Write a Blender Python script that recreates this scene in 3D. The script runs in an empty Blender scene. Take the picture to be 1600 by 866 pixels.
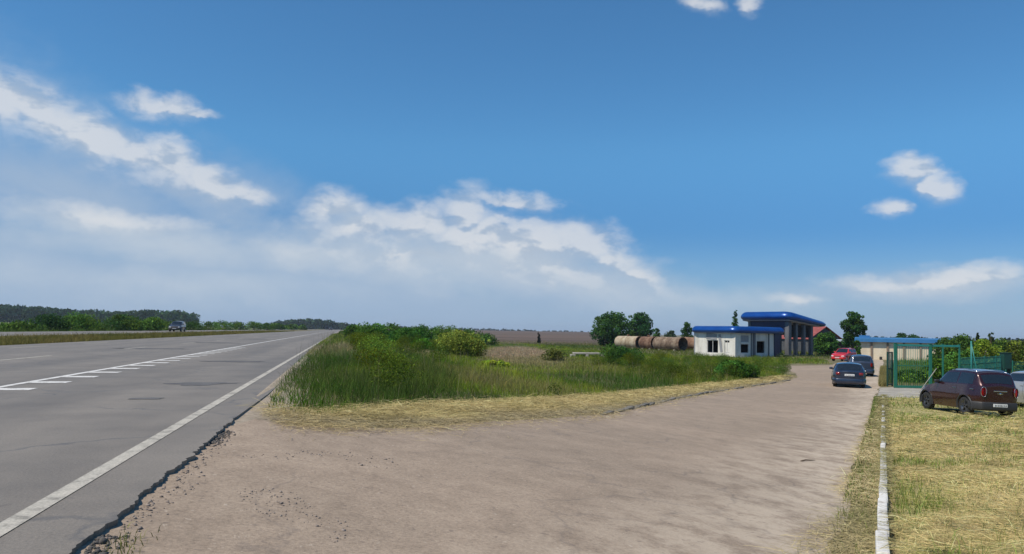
import bpy, bmesh, math, random
import numpy as np
from mathutils import Vector, Matrix
R = math.radians
rng = np.random.default_rng(7)
random.seed(7)
scene = bpy.context.scene
COL = scene.collection

# ------------------------------------------------------------------ helpers
def link(o, parent=None):
    COL.objects.link(o)
    if parent is not None: o.parent = parent
    return o

def tag(o, label=None, cat=None, group=None, kind=None):
    if label: o['label'] = label
    if cat: o['category'] = cat
    if group: o['group'] = group
    if kind: o['kind'] = kind
    return o

def empty(name, loc=(0, 0, 0), rz=0.0):
    o = bpy.data.objects.new(name, None)
    o.location = loc; o.rotation_euler = (0, 0, rz)
    o.empty_display_size = 0.3
    return link(o)

class MB:
    """collects shapes into one mesh"""
    def __init__(s): s.v = []; s.f = []; s.sm = []
    def add(s, vs, fs, smooth=False):
        n = len(s.v); s.v += [tuple(p) for p in vs]
        s.f += [tuple(i + n for i in f) for f in fs]; s.sm += [smooth] * len(fs)
    def box(s, c, d, rz=0.0, rx=0.0, ry=0.0, bev=0.0):
        bm = bmesh.new(); bmesh.ops.create_cube(bm, size=1)
        for v in bm.verts: v.co = Vector((v.co.x * d[0], v.co.y * d[1], v.co.z * d[2]))
        if bev > 0:
            bmesh.ops.bevel(bm, geom=list(bm.edges), offset=bev, segments=2, affect='EDGES', profile=0.6)
        M = Matrix.Translation(c) @ Matrix.Rotation(rz, 4, 'Z') @ Matrix.Rotation(ry, 4, 'Y') @ Matrix.Rotation(rx, 4, 'X')
        bm.transform(M); bm.verts.index_update()
        s.add([v.co for v in bm.verts], [[v.index for v in f.verts] for f in bm.faces], bev > 0.02)
        bm.free()
    def tube(s, pts, rad, n=8, cap=True):
        pts = [Vector(p) for p in pts]
        if not hasattr(rad, '__len__'): rad = [rad] * len(pts)
        vs = []; fs = []
        up = Vector((0.13, 0.21, 1)).normalized()
        for i, p in enumerate(pts):
            t = (pts[min(i + 1, len(pts) - 1)] - pts[max(i - 1, 0)]).normalized()
            u = up if abs(t.dot(up)) < 0.95 else Vector((1, 0.1, 0))
            a = t.cross(u).normalized(); b = t.cross(a).normalized()
            for k in range(n):
                an = 2 * math.pi * k / n
                vs.append(p + rad[i] * (math.cos(an) * a + math.sin(an) * b))
        for i in range(len(pts) - 1):
            for k in range(n):
                k2 = (k + 1) % n
                fs.append((i * n + k, i * n + k2, (i + 1) * n + k2, (i + 1) * n + k))
        if cap:
            fs.append(tuple(range(n))[::-1]); fs.append(tuple((len(pts) - 1) * n + k for k in range(n)))
        s.add(vs, fs, True)
    def lathe_x(s, prof, n=28, c=(0, 0, 0)):
        """prof: list of (x, r) revolved round the X axis"""
        vs = []; fs = []
        m = len(prof)
        for k in range(n):
            a = 2 * math.pi * k / n
            for (x, r) in prof: vs.append((c[0] + x, c[1] + r * math.cos(a), c[2] + r * math.sin(a)))
        for k in range(n):
            k2 = (k + 1) % n
            for j in range(m - 1):
                fs.append((k * m + j, k * m + j + 1, k2 * m + j + 1, k2 * m + j))
        s.add(vs, fs, True)
    def build(s, name, mat, parent=None, fix=True):
        me = bpy.data.meshes.new(name)
        me.from_pydata(s.v, [], s.f)
        me.polygons.foreach_set('use_smooth', s.sm)
        if fix:
            bm = bmesh.new(); bm.from_mesh(me)
            bmesh.ops.recalc_face_normals(bm, faces=bm.faces); bm.to_mesh(me); bm.free()
        me.materials.append(mat); me.update()
        return link(bpy.data.objects.new(name, me), parent)

def mesh_np(name, verts, loops, sizes, mat, col=None, parent=None, smooth=False):
    me = bpy.data.meshes.new(name)
    verts = np.ascontiguousarray(verts, dtype=np.float32); loops = np.ascontiguousarray(loops, dtype=np.int32)
    sizes = np.ascontiguousarray(sizes, dtype=np.int32)
    me.vertices.add(len(verts)); me.vertices.foreach_set('co', verts.ravel())
    me.loops.add(len(loops)); me.loops.foreach_set('vertex_index', loops)
    me.polygons.add(len(sizes))
    starts = np.zeros(len(sizes), dtype=np.int32); starts[1:] = np.cumsum(sizes)[:-1]
    me.polygons.foreach_set('loop_start', starts)
    me.update(calc_edges=True)
    if smooth: me.polygons.foreach_set('use_smooth', np.ones(len(sizes), dtype=bool))
    if col is not None:
        a = me.color_attributes.new('tint', 'FLOAT_COLOR', 'POINT')
        c4 = np.ones((len(verts), 4), dtype=np.float32); c4[:, :3] = col
        a.data.foreach_set('color', c4.ravel())
    me.materials.append(mat); me.validate()
    return link(bpy.data.objects.new(name, me), parent)

def _h(ix, iy, s):
    v = np.sin(ix * 127.1 + iy * 311.7 + s * 74.7) * 43758.5453
    return v - np.floor(v)
def vnoise(x, y, s=0):
    x = np.asarray(x, float); y = np.asarray(y, float)
    ix = np.floor(x); iy = np.floor(y); fx = x - ix; fy = y - iy
    fx = fx * fx * (3 - 2 * fx); fy = fy * fy * (3 - 2 * fy)
    a = _h(ix, iy, s); b = _h(ix + 1, iy, s); c = _h(ix, iy + 1, s); d = _h(ix + 1, iy + 1, s)
    return (a * (1 - fx) + b * fx) * (1 - fy) + (c * (1 - fx) + d * fx) * fy
def fbm(x, y, s=0, o=3):
    t = 0; a = 0.5; n = 0
    for i in range(o):
        t = t + a * vnoise(x * 2 ** i, y * 2 ** i, s + i * 13); n += a; a *= 0.5
    return t / n
def sstep(a, b, x):
    t = np.clip((np.asarray(x, float) - a) / (b - a), 0, 1); return t * t * (3 - 2 * t)

# ------------------------------------------------------------------ camera
F = 1180.0; YAW = R(12.66); PITCH = R(2.1); ROLL = R(1.0); SHY = 42.6
CAMZ = 1.0
CAM_R = Matrix.Rotation(-YAW, 3, 'Z') @ Matrix.Rotation(R(90) + PITCH, 3, 'X') @ Matrix.Rotation(ROLL, 3, 'Z')
cam = bpy.data.cameras.new('camera'); camo = link(bpy.data.objects.new('camera', cam))
cam.sensor_width = 36; cam.sensor_fit = 'HORIZONTAL'; cam.lens = F / 1600 * 36
cam.shift_y = SHY / 1600; cam.clip_end = 20000; cam.clip_start = 0.05
camo.matrix_world = Matrix.Translation((0, 0, CAMZ)) @ CAM_R.to_4x4()
scene.camera = camo
FWD = Vector((math.sin(YAW), math.cos(YAW), 0)); RGT = Vector((math.cos(YAW), -math.sin(YAW), 0))

# ------------------------------------------------------------------ terrain profile: x is across the highway, y along it
PROF = [(-9000, -.8), (-60, -.8), (-36, -.5), (-32.6, .0), (-32, .15), (-22, .15), (-21.4, -.02), (-18, -.22), (-15.2, -.06), (-14.8, -.03),
        (-1.16, -.03), (-.4, -.12), (0.6, -.24), (1.8, -.36), (3, -.5), (4.6, -.68), (6.3, -.85), (9, -1.09), (12, -1.3), (16, -1.53), (20, -1.7), (25, -1.85),
        (30, -1.93), (36, -1.95), (9000, -1.95)]
PX = np.array([p[0] for p in PROF]); PZ = np.array([p[1] for p in PROF])
def g(x): return np.interp(x, PX, PZ)

def ray(px, py):
    v = CAM_R @ Vector(((px - 800) / F, -(py - (433 + SHY)) / F, -1)); return v
def hit(px, py, z=None):
    """the point of the terrain seen at a place of the photograph"""
    v = ray(px, py); t0 = 0; t = 0.5
    zf = (lambda x: z) if z is not None else (lambda x: float(g(x)))
    while t < 4000:
        if CAMZ + v.z * t < zf(v.x * t): break
        t0 = t; t *= 1.02
    for _ in range(40):
        m = (t0 + t) / 2
        if CAMZ + v.z * m < zf(v.x * m): t = m
        else: t0 = m
    return Vector((v.x * t, v.y * t, CAMZ + v.z * t))
def at(px, d):
    """ground point in the direction of a column of the photograph, d metres deep"""
    y = 520.0
    for _ in range(3):
        v = ray(px, y); k = d / v.to_2d().dot(FWD.to_2d()); x, yy = v.x * k, v.y * k
    return Vector((x, yy, float(g(x))))
def ztop(px, py, d):
    v = ray(px, py); k = d / v.to_2d().dot(FWD.to_2d()); return CAMZ + v.z * k
def vec(r, f): return RGT * r + FWD * f

# ------------------------------------------------------------------ materials
def new_mat(name):
    m = bpy.data.materials.new(name); m.use_nodes = True
    nt = m.node_tree; nt.nodes.clear()
    out = nt.nodes.new('ShaderNodeOutputMaterial'); b = nt.nodes.new('ShaderNodeBsdfPrincipled')
    nt.links.new(b.outputs[0], out.inputs[0]); return m, nt, b, out

class NT:
    def __init__(s, nt): s.nt = nt
    def n(s, t, **kw):
        o = s.nt.nodes.new(t)
        for k, v in kw.items(): setattr(o, k, v)
        return o
    def l(s, a, b): s.nt.links.new(a, b)
    def pos(s, scale=(1, 1, 1), rot=0.0, obj=False):
        src = s.n('ShaderNodeTexCoord').outputs['Object'] if obj else s.n('ShaderNodeNewGeometry').outputs['Position']
        mp = s.n('ShaderNodeMapping'); mp.inputs['Scale'].default_value = scale; mp.inputs['Rotation'].default_value = (0, 0, rot)
        s.l(src, mp.inputs[0]); return mp.outputs[0]
    def noise(s, vecs, scale, detail=4, rough=.55, dist=0.0):
        o = s.n('ShaderNodeTexNoise'); o.inputs['Scale'].default_value = scale; o.inputs['Detail'].default_value = detail
        o.inputs['Roughness'].default_value = rough; o.inputs['Distortion'].default_value = dist
        s.l(vecs, o.inputs['Vector']); return o.outputs['Fac']
    def ramp(s, fac, stops):
        o = s.n('ShaderNodeValToRGB'); e = o.color_ramp.elements
        while len(e) < len(stops): e.new(0.5)
        for i, (p, c) in enumerate(stops):
            e[i].position = p; e[i].color = (c[0], c[1], c[2], 1) if hasattr(c, '__len__') else (c, c, c, 1)
        s.l(fac, o.inputs[0]); return o.outputs[0]
    def math(s, op, a, b=None, c=None, clamp=False):
        o = s.n('ShaderNodeMath', operation=op); o.use_clamp = clamp
        for i, v in enumerate((a, b, c)):
            if v is None: continue
            if isinstance(v, (int, float)): o.inputs[i].default_value = v
            else: s.l(v, o.inputs[i])
        return o.outputs[0]
    def mix(s, fac, a, b, mode='MIX'):
        o = s.n('ShaderNodeMix', data_type='RGBA', blend_type=mode)
        for sock, v in ((o.inputs[0], fac), (o.inputs[6], a), (o.inputs[7], b)):
            if isinstance(v, (int, float)): sock.default_value = v
            elif isinstance(v, tuple): sock.default_value = (v[0], v[1], v[2], 1)
            else: s.l(v, sock)
        return o.outputs[2]
    def bump(s, b, h, strength=.3, dist=.02):
        o = s.n('ShaderNodeBump'); o.inputs['Strength'].default_value = strength; o.inputs['Distance'].default_value = dist
        s.l(h, o.inputs['Height']); s.l(o.outputs[0], b.inputs['Normal'])

def noisy(name, stops, scale=3.0, detail=5, rough=.85, stretch=(1, 1, 1), fine=None, bump=0.0, metal=0.0, coat=0.0, obj=False, spec=.3, dist=0.0):
    m, nt, b, out = new_mat(name); t = NT(nt)
    p = t.pos(stretch, obj=obj)
    f = t.noise(p, scale, detail, .6, dist)
    c = t.ramp(f, stops)
    if fine:
        p2 = t.pos((1, 1, 1), obj=obj)
        f2 = t.noise(p2, fine[0], 3, .7)
        k = t.ramp(f2, [(.25, 1 - fine[1]), (.75, 1 + fine[1])])
        c = t.mix(1.0, c, k, 'MULTIPLY')
        if bump: t.bump(b, f2, bump, .02)
    elif bump: t.bump(b, f, bump, .03)
    t.l(c, b.inputs['Base Color'])
    b.inputs['Roughness'].default_value = rough; b.inputs['Metallic'].default_value = metal
    b.inputs['Coat Weight'].default_value = coat; b.inputs['Coat Roughness'].default_value = .05
    b.inputs['Specular IOR Level'].default_value = spec
    return m

def leaf_mat(name, trans=.35, rough=.75):
    m, nt, b, out = new_mat(name); t = NT(nt)
    a = t.n('ShaderNodeAttribute', attribute_name='tint')
    t.l(a.outputs['Color'], b.inputs['Base Color']); b.inputs['Roughness'].default_value = rough
    b.inputs['Specular IOR Level'].default_value = .06
    tr = t.n('ShaderNodeBsdfTranslucent'); t.l(a.outputs['Color'], tr.inputs[0])
    mx = t.n('ShaderNodeMixShader'); mx.inputs[0].default_value = trans
    t.l(b.outputs[0], mx.inputs[1]); t.l(tr.outputs[0], mx.inputs[2]); t.l(mx.outputs[0], out.inputs[0])
    return m

KERB_A = hit(1379, 622); KERB_B = hit(1372, 905)
kd = (KERB_B - KERB_A).to_2d().normalized(); kn = Vector((-kd.y, kd.x))
if kn.dot(RGT.to_2d()) < 0: kn = -kn
M = {}
M['leaf'] = leaf_mat('leaf'); M['grass'] = leaf_mat('grass_blade', .3); M['hay'] = leaf_mat('hay', .2, .8)
M['bark'] = noisy('bark', [(.3, (.05, .035, .025)), (.7, (.12, .09, .065))], 6, stretch=(1, 1, .3), obj=True)
M['soil'] = noisy('soil', [(.3, (.085, .08, .035)), (.5, (.14, .125, .06)), (.7, (.22, .185, .11))], .35, 6, .95, fine=(9, .35), bump=.3)
M['verge'] = noisy('verge', [(.3, (.075, .085, .028)), (.52, (.14, .12, .05)), (.7, (.2, .16, .08))], .22, 6, .95, stretch=(1, .25, 1), fine=(7, .4), bump=.3)
M['pale_field'] = noisy('pale_field', [(.3, (.2, .24, .09)), (.7, (.28, .29, .14))], .02, 4, .95)
M['plough'] = noisy('plough', [(.32, (.035, .042, .018)), (.44, (.085, .06, .042)), (.56, (.13, .088, .066)), (.66, (.05, .052, .024))], .018, 4, .95, stretch=(.25, 1, 1), fine=(.8, .2))
M['strip'] = noisy('crop_strip', [(.3, (.05, .085, .025)), (.7, (.09, .115, .04))], .1, 4, .95, fine=(2, .3))
M['bank'] = noisy('bank', [(.3, (.16, .17, .05)), (.5, (.3, .27, .11)), (.7, (.44, .36, .18))], 1.1, 6, .95, fine=(14, .4), bump=.5)
M['white_paint'] = noisy('road_paint', [(.34, (.28, .27, .25)), (.47, (.56, .555, .53)), (.8, (.66, .655, .63))], 5, 8, .8, fine=(40, .2))
M['worn_paint'] = noisy('worn_road_paint', [(.34, (.2, .19, .165)), (.48, (.38, .36, .31)), (.8, (.47, .44, .375))], 6, 9, .85, fine=(60, .35))
M['tar'] = noisy('tar', [(.3, (.075, .075, .077)), (.7, (.13, .128, .125))], 2, 5, .9, fine=(30, .3))
M['kerb'] = noisy('kerb', [(.36, (.36, .33, .28)), (.5, (.62, .61, .57)), (.8, (.7, .69, .66))], 5, 6, .85, fine=(35, .12), bump=.2)
M['old_kerb'] = noisy('old_kerb', [(.35, (.09, .085, .07)), (.7, (.2, .185, .16))], 3, 6, .9, fine=(25, .2), bump=.2)
M['concrete'] = noisy('concrete', [(.3, (.22, .205, .175)), (.7, (.4, .375, .32))], 1.2, 6, .9, fine=(14, .15))
M['clod'] = noisy('clod', [(.3, (.17, .14, .12)), (.7, (.33, .28, .24))], 8, 4, .95)

def asphalt_mat():
    m, nt, b, out = new_mat('asphalt'); t = NT(nt)
    big = t.noise(t.pos((1, .12, 1)), .55, 5, .6); mid = t.noise(t.pos(), .9, 6, .65); fine = t.noise(t.pos(), 55, 3, .8); grit = t.noise(t.pos(), 160, 2, .8)
    c = t.ramp(big, [(.3, (.146, .13, .107)), (.5, (.176, .154, .124)), (.7, (.208, .181, .145))])
    c = t.mix(.65, c, t.ramp(mid, [(.3, .7), (.5, 1.0), (.7, 1.2)]), 'MULTIPLY')
    c = t.mix(.9, c, t.ramp(fine, [(.28, .62), (.5, 1), (.72, 1.3)]), 'MULTIPLY')
    c = t.mix(.7, c, t.ramp(grit, [(.3, .7), (.7, 1.25)]), 'MULTIPLY')
    # worn wheel paths in each lane
    g_ = t.n('ShaderNodeNewGeometry'); sx_ = t.n('ShaderNodeSeparateXYZ'); t.l(g_.outputs['Position'], sx_.inputs[0])
    wp_ = t.math('SINE', t.math('ADD', t.math('MULTIPLY', sx_.outputs[0], 3.31), t.math('MULTIPLY', big, 2.0)))
    c = t.mix(.8, c, t.ramp(t.math('MULTIPLY_ADD', wp_, .5, .5), [(.1, 1.06), (.9, .9)]), 'MULTIPLY')
    # small dark bits and oil spots
    sp = t.noise(t.pos((1, .6, 1)), 7, 2, .5); c = t.mix(t.ramp(sp, [(.7, 0.0), (.78, .45)]), c, (.09, .075, .065))
    # fine crazing: narrow darker cracks
    cr = t.n('ShaderNodeTexVoronoi', feature='DISTANCE_TO_EDGE'); cr.inputs['Scale'].default_value = .35
    wob = t.n('ShaderNodeVectorMath', operation='ADD'); nz = t.n('ShaderNodeTexNoise'); nz.inputs['Scale'].default_value = 1.6; nz.inputs['Detail'].default_value = 4
    p = t.pos(); t.l(p, nz.inputs['Vector']); t.l(p, wob.inputs[0]); t.l(nz.outputs['Color'], wob.inputs[1]); t.l(wob.outputs[0], cr.inputs['Vector'])
    crk = t.math('MULTIPLY', t.ramp(cr.outputs['Distance'], [(0, .8), (.016, 0.0)]), t.ramp(mid, [(.42, 0.0), (.55, 1.0)]))
    c = t.mix(crk, c, (.08, .078, .075))
    t.l(c, b.inputs['Base Color']); b.inputs['Roughness'].default_value = .6; b.inputs['Specular IOR Level'].default_value = .5
    t.bump(b, fine, .35, .01); return m
M['asphalt'] = asphalt_mat()

def dusty_mat():
    """worn asphalt of the side road under pale dust, more earth towards the highway edge"""
    m, nt, b, out = new_mat('dusty_road'); t = NT(nt)
    geo = t.n('ShaderNodeNewGeometry'); sp = t.n('ShaderNodeSeparateXYZ'); t.l(geo.outputs['Position'], sp.inputs[0])
    big = t.noise(t.pos(), .22, 6, .6, .4); mid = t.noise(t.pos((1, .8, 1), .6), 2.4, 8, .72, .2); fine = t.noise(t.pos(), 38, 4, .8); clod = t.noise(t.pos(), 9, 4, .7)
    asp = t.ramp(mid, [(.3, (.225, .178, .133)), (.5, (.274, .217, .162)), (.7, (.316, .252, .19))])
    dst = t.ramp(mid, [(.28, (.245, .19, .14)), (.5, (.322, .252, .188)), (.72, (.39, .31, .232))])
    near = t.n('ShaderNodeMapRange'); near.inputs[1].default_value = -1.2; near.inputs[2].default_value = 3.2; near.inputs[3].default_value = .42; near.inputs[4].default_value = -.1
    t.l(sp.outputs[0], near.inputs[0])
    k = t.math('ADD', t.ramp(big, [(.42, 0.0), (.62, .8)]), near.outputs[0], clamp=True)
    c = t.mix(k, asp, dst)
    c = t.mix(.9, c, t.ramp(fine, [(.28, .6), (.5, 1), (.74, 1.32)]), 'MULTIPLY')
    dirt = t.math('MULTIPLY', t.ramp(clod, [(.6, 0.0), (.68, .75)]), t.math('ADD', near.outputs[0], .1, clamp=True))
    c = t.mix(dirt, c, (.15, .118, .095))
    # pale dust swept up along the kerb
    dk_ = t.n('ShaderNodeVectorMath', operation='SUBTRACT'); t.l(geo.outputs['Position'], dk_.inputs[0]); dk_.inputs[1].default_value = (KERB_A.x, KERB_A.y, 0)
    dd_ = t.n('ShaderNodeVectorMath', operation='DOT_PRODUCT'); t.l(dk_.outputs[0], dd_.inputs[0]); dd_.inputs[1].default_value = (kn.x, kn.y, 0)
    mr_ = t.n('ShaderNodeMapRange'); mr_.inputs[1].default_value = -2.3; mr_.inputs[2].default_value = -.5; t.l(t.math('ADD', dd_.outputs['Value'], t.math('MULTIPLY', t.math('SUBTRACT', big, .5), 2.4)), mr_.inputs[0])
    c = t.mix(t.math('MULTIPLY', t.math('MULTIPLY', mr_.outputs[0], t.ramp(mid, [(.4, .1), (.55, 1.0)])), .75), c, (.5, .425, .33))
    # wheel streaks along the turn
    st = t.noise(t.pos((1, .16, 1), R(50)), 1.7, 4, .6); c = t.mix(.1, c, t.ramp(st, [(.3, .8), (.5, 1.0), (.7, 1.12)]), 'MULTIPLY')
    blot = t.noise(t.pos((1, .8, 1), .3), .7, 8, .7, .8); c = t.mix(.25, c, t.ramp(blot, [(.3, .74), (.45, .98), (.6, 1.02), (.72, 1.2)]), 'MULTIPLY')
    cr = t.n('ShaderNodeTexVoronoi', feature='DISTANCE_TO_EDGE'); cr.inputs['Scale'].default_value = .42
    wob = t.n('ShaderNodeVectorMath', operation='ADD'); nz = t.n('ShaderNodeTexNoise'); nz.inputs['Scale'].default_value = 1.3; nz.inputs['Detail'].default_value = 5
    p = t.pos(); t.l(p, nz.inputs['Vector']); t.l(p, wob.inputs[0]); t.l(nz.outputs['Color'], wob.inputs[1]); t.l(wob.outputs[0], cr.inputs['Vector'])
    # grit, loose specks and pits
    g1 = t.noise(t.pos(), 14, 2, .5); g2 = t.noise(t.pos((1, .7, 1), 1.1), 23, 2, .5)
    c = t.mix(t.ramp(g1, [(.66, 0.0), (.71, .5)]), c, (.15, .12, .1)); c = t.mix(t.ramp(g2, [(.68, 0.0), (.74, .5)]), c, (.48, .41, .33))
    crk = t.math('MULTIPLY', t.ramp(cr.outputs['Distance'], [(0, .4), (.011, 0.0)]), t.ramp(big, [(.44, 1.0), (.6, 0.0)]))
    c = t.mix(crk, c, (.12, .105, .095))
    t.l(c, b.inputs['Base Color']); b.inputs['Roughness'].default_value = .92; b.inputs['Specular IOR Level'].default_value = .25
    h = t.math('ADD', fine, t.math('MULTIPLY', clod, .8)); t.bump(b, h, .4, .015); return m
M['dusty'] = dusty_mat()
M['shoulder'] = noisy('shoulder_dirt', [(.3, (.22, .185, .135)), (.7, (.38, .315, .24))], 1.2, 6, .95, fine=(20, .3), bump=.4)

def plain(name, c, rough=.5, metal=0.0, coat=0.0, spec=.5, var=.12, scale=6):
    return noisy(name, [(.3, tuple(x * (1 - var) for x in c)), (.7, tuple(min(1, x * (1 + var)) for x in c))], scale, 5, rough, metal=metal, coat=coat, obj=True, spec=spec)

# ------------------------------------------------------------------ draped sheets
def sheet(name, poly, off, mat, step=None, bump=None, kind='structure', zfun=None, xr=None):
    bm = bmesh.new()
    vs = [bm.verts.new((p[0], p[1], 0)) for p in poly]; bm.faces.new(vs)
    bmesh.ops.triangulate(bm, faces=bm.faces[:])
    xs = [p[0] for p in poly]; ys = [p[1] for p in poly]
    cuts = [(x, 0) for x in PX if min(xs) < x < max(xs)]
    if step:
        cuts += [(x, 0) for x in np.arange(min(xs), max(xs), step)] + [(y, 1) for y in np.arange(min(ys), max(ys), step)]
    for v, ax in cuts:
        bmesh.ops.bisect_plane(bm, geom=bm.verts[:] + bm.edges[:] + bm.faces[:], dist=1e-5, plane_co=(v, 0, 0) if ax == 0 else (0, v, 0), plane_no=(1, 0, 0) if ax == 0 else (0, 1, 0))
    for v in bm.verts:
        z = float(g(v.co.x)) if zfun is None else zfun(v.co.x, v.co.y)
        v.co.z = z + off + (bump(v.co.x, v.co.y) if bump else 0)
    bmesh.ops.recalc_face_normals(bm, faces=bm.faces)
    if sum(f.normal.z for f in bm.faces) < 0: bmesh.ops.reverse_faces(bm, faces=bm.faces)
    me = bpy.data.meshes.new(name); bm.to_mesh(me); bm.free(); me.materials.append(mat)
    return tag(link(bpy.data.objects.new(name, me)), kind=kind)

def rough(pts, step=.5, amp=.12, seed=1, closed=True):
    out = []
    n = len(pts)
    for i in range(n if closed else n - 1):
        a = Vector(pts[i][:2]); b = Vector(pts[(i + 1) % n][:2]); L = (b - a).length
        k = max(1, min(60, int(L / step)))
        for j in range(k):
            p = a.lerp(b, j / k)
            if j: p = p + Vector(((vnoise(p.x * 1.3, p.y * 1.3, seed) - .5) * 2 * amp + (vnoise(p.x * 4.1, p.y * 4.1, seed + 3) - .5) * amp,
                                  (vnoise(p.x * 1.3 + 50, p.y * 1.3, seed) - .5) * 2 * amp + (vnoise(p.x * 4.1, p.y * 4.1 + 9, seed + 5) - .5) * amp))
            out.append((p.x, p.y))
    return out
def inpoly(x, y, poly):
    x = np.asarray(x); y = np.asarray(y); c = np.zeros(x.shape, bool); n = len(poly)
    for i in range(n):
        x1, y1 = poly[i][0], poly[i][1]; x2, y2 = poly[(i + 1) % n][0], poly[(i + 1) % n][1]
        if y1 == y2: continue
        c ^= ((y1 > y) != (y2 > y)) & (x < (x2 - x1) * (y - y1) / (y2 - y1) + x1)
    return c
def edge_dist(x, y, poly, closed=True):
    d = np.full(np.shape(x), 1e9); n = len(poly)
    for i in range(n if closed else n - 1):
        ax, ay = poly[i][0], poly[i][1]; bx, by = poly[(i + 1) % n][0], poly[(i + 1) % n][1]
        l2 = (bx - ax) ** 2 + (by - ay) ** 2
        t = np.clip(((x - ax) * (bx - ax) + (y - ay) * (by - ay)) / max(l2, 1e-9), 0, 1)
        d = np.minimum(d, np.hypot(x - ax - t * (bx - ax), y - ay - t * (by - ay)))
    return d
def P(*pp): return [tuple(hit(a, b)[:2]) for a, b in pp]

# ground
sheet('ground', [(-9000, -400), (9000, -400), (9000, 9000), (-9000, 9000)], -.004, M['soil'])
# highway with a broken asphalt lip on its right side
EDGE_END = hit(352, 674).y
edge = [(-1.13 + (float(vnoise(y * .9, 0, 5)) - .5) * .07 + (float(vnoise(y * 4.3, 2, 8)) - .5) * .03 + (float(vnoise(y * 11, 2, 18)) - .5) * .025 + (float(vnoise(y * 27, 2, 19)) - .5) * .02, y) for y in np.arange(-6, EDGE_END + 1, .02)]
bm = bmesh.new()
Lx = -14.8
for i in range(len(edge) - 1):
    (xa, ya), (xb, yb) = edge[i], edge[i + 1]
    top = [bm.verts.new(p) for p in ((Lx, ya, 0), (xa, ya, 0), (xb, yb, 0), (Lx, yb, 0))]; bm.faces.new(top)
    sk = [bm.verts.new(p) for p in ((xa, ya, 0), (xa - .01, ya, -.2), (xb - .01, yb, -.2), (xb, yb, 0))]; bm.faces.new(sk)
xa, ya = edge[-1]
far_pts = [(Lx, ya, 0), (xa, ya, 0), (-1.06, ya + 3, 0), (-1.06, 4000, 0), (Lx, 4000, 0)]
bm.faces.new([bm.verts.new(p) for p in far_pts])
bm.faces.new([bm.verts.new(p) for p in ((-1.06, ya + 3, 0), (-1.06, ya + 3, -.2), (-1.06, 4000, -.2), (-1.06, 4000, 0))])
bm.faces.new([bm.verts.new(p) for p in ((xa, ya, 0), (xa, ya, -.2), (-1.06, ya + 3, -.2), (-1.06, ya + 3, 0))])
bm.faces.new([bm.verts.new(p) for p in ((Lx, -6, 0), (Lx, -6, -.2), (Lx, 4000, -.2), (Lx, 4000, 0))])
bm.normal_update()
for f in bm.faces:
    if f.normal.z < -.5: f.normal_flip()
me = bpy.data.meshes.new('highway'); bm.to_mesh(me); bm.free(); me.materials.append(M['asphalt'])
tag(link(bpy.data.objects.new('highway', me)), kind='structure')

def strip_rect(mb, x0, x1, y0, y1, z=.004): mb.add([(x0, y0, z), (x1, y0, z), (x1, y1, z), (x0, y1, z)], [(0, 1, 2, 3)])
mb = MB(); strip_rect(mb, -1.64, -1.53, -6, 1500); tag(mb.build('edge_marking', M['worn_paint'], fix=False), kind='structure')
mb = MB(); strip_rect(mb, -5.25, -5.12, -6, 900)
y = 6.55
while y < 40:
    strip_rect(mb, -5.12, -4.56, y, y + .4); y += 1.53
tag(mb.build('comb_marking', M['white_paint'], fix=False), kind='structure')
mb = MB(); y = 10.5
while y < 320:
    strip_rect(mb, -8.98, -8.84, y, y + 4.0); y += 12
tag(mb.build('lane_marking', M['worn_paint'], fix=False), kind='structure')
mb = MB(); y = 25
while y < 260:
    strip_rect(mb, -13.05, -12.9, y, y + 4); y += 9
tag(mb.build('left_edge_marking', M['worn_paint'], fix=False), kind='structure')
# far carriageway behind the median
sheet('far_carriageway', [(-32, 20), (-22, 20), (-22, 4000), (-32, 4000)], .0, M['asphalt'])
mb = MB(); strip_rect(mb, -22.7, -22.5, 20, 1200, .156); tag(mb.build('far_edge_marking', M['white_paint'], fix=False), kind='structure')
sheet('median_verge', rough([(-21.9, -10), (-14.75, -10), (-14.75, 3000), (-21.9, 3000)], 2, .05), .004, M['verge'])
# tar repairs on the near lanes
def smear(px, py, wx, wy, seed):
    c = hit(px, py, 0); n = 22; pts = []
    for k in range(n):
        a = 2 * math.pi * k / n; r = .6 + .55 * float(vnoise(k * 1.7, seed, seed))
        pts.append((c.x + math.cos(a) * wx * r, c.y + math.sin(a) * wy * r))
    return pts
for i, (px, py, wx, wy) in enumerate([(312, 600, .55, .45), (330, 599, .5, .2), (368, 565, 1.0, .5), (235, 545, 1.6, .9), (340, 536, 1.5, 1.3), (395, 530, 1.4, 1.6), (228, 623, .3, .15)]):
    sheet('tar_patch', smear(px, py, wx, wy, i + 3), 0.003 + i * .0002, M['tar'], zfun=lambda x, y: 0.0)

# side road
ISL_FRONT = [(398, 655), (450, 664), (520, 668), (620, 669), (700, 665), (800, 657), (900, 650), (950, 646), (1050, 625), (1150, 607), (1225, 596), (1245, 590), (1243, 583), (1225, 578), (1205, 574)]
isl_front = P(*ISL_FRONT)
road_poly = [(-1.3, -4)] + [(-1.3, yy) for yy in np.arange(-3, EDGE_END + .8, 1.0)] + P((372, 662)) + isl_front + P((1230, 571.5), (1296, 571), (1312, 566), (1335, 561), (1340, 557), (1376, 557), (1381, 566), (1375, 600), (1369, 620), (1361, 640), (1347, 700), (1335, 760), (1318, 830), (1306, 880)) + [(3.0, 1.5), (2.6, -4)]
sheet('side_road', rough(road_poly, .6, .1, 4), .004, M['dusty'])
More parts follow.
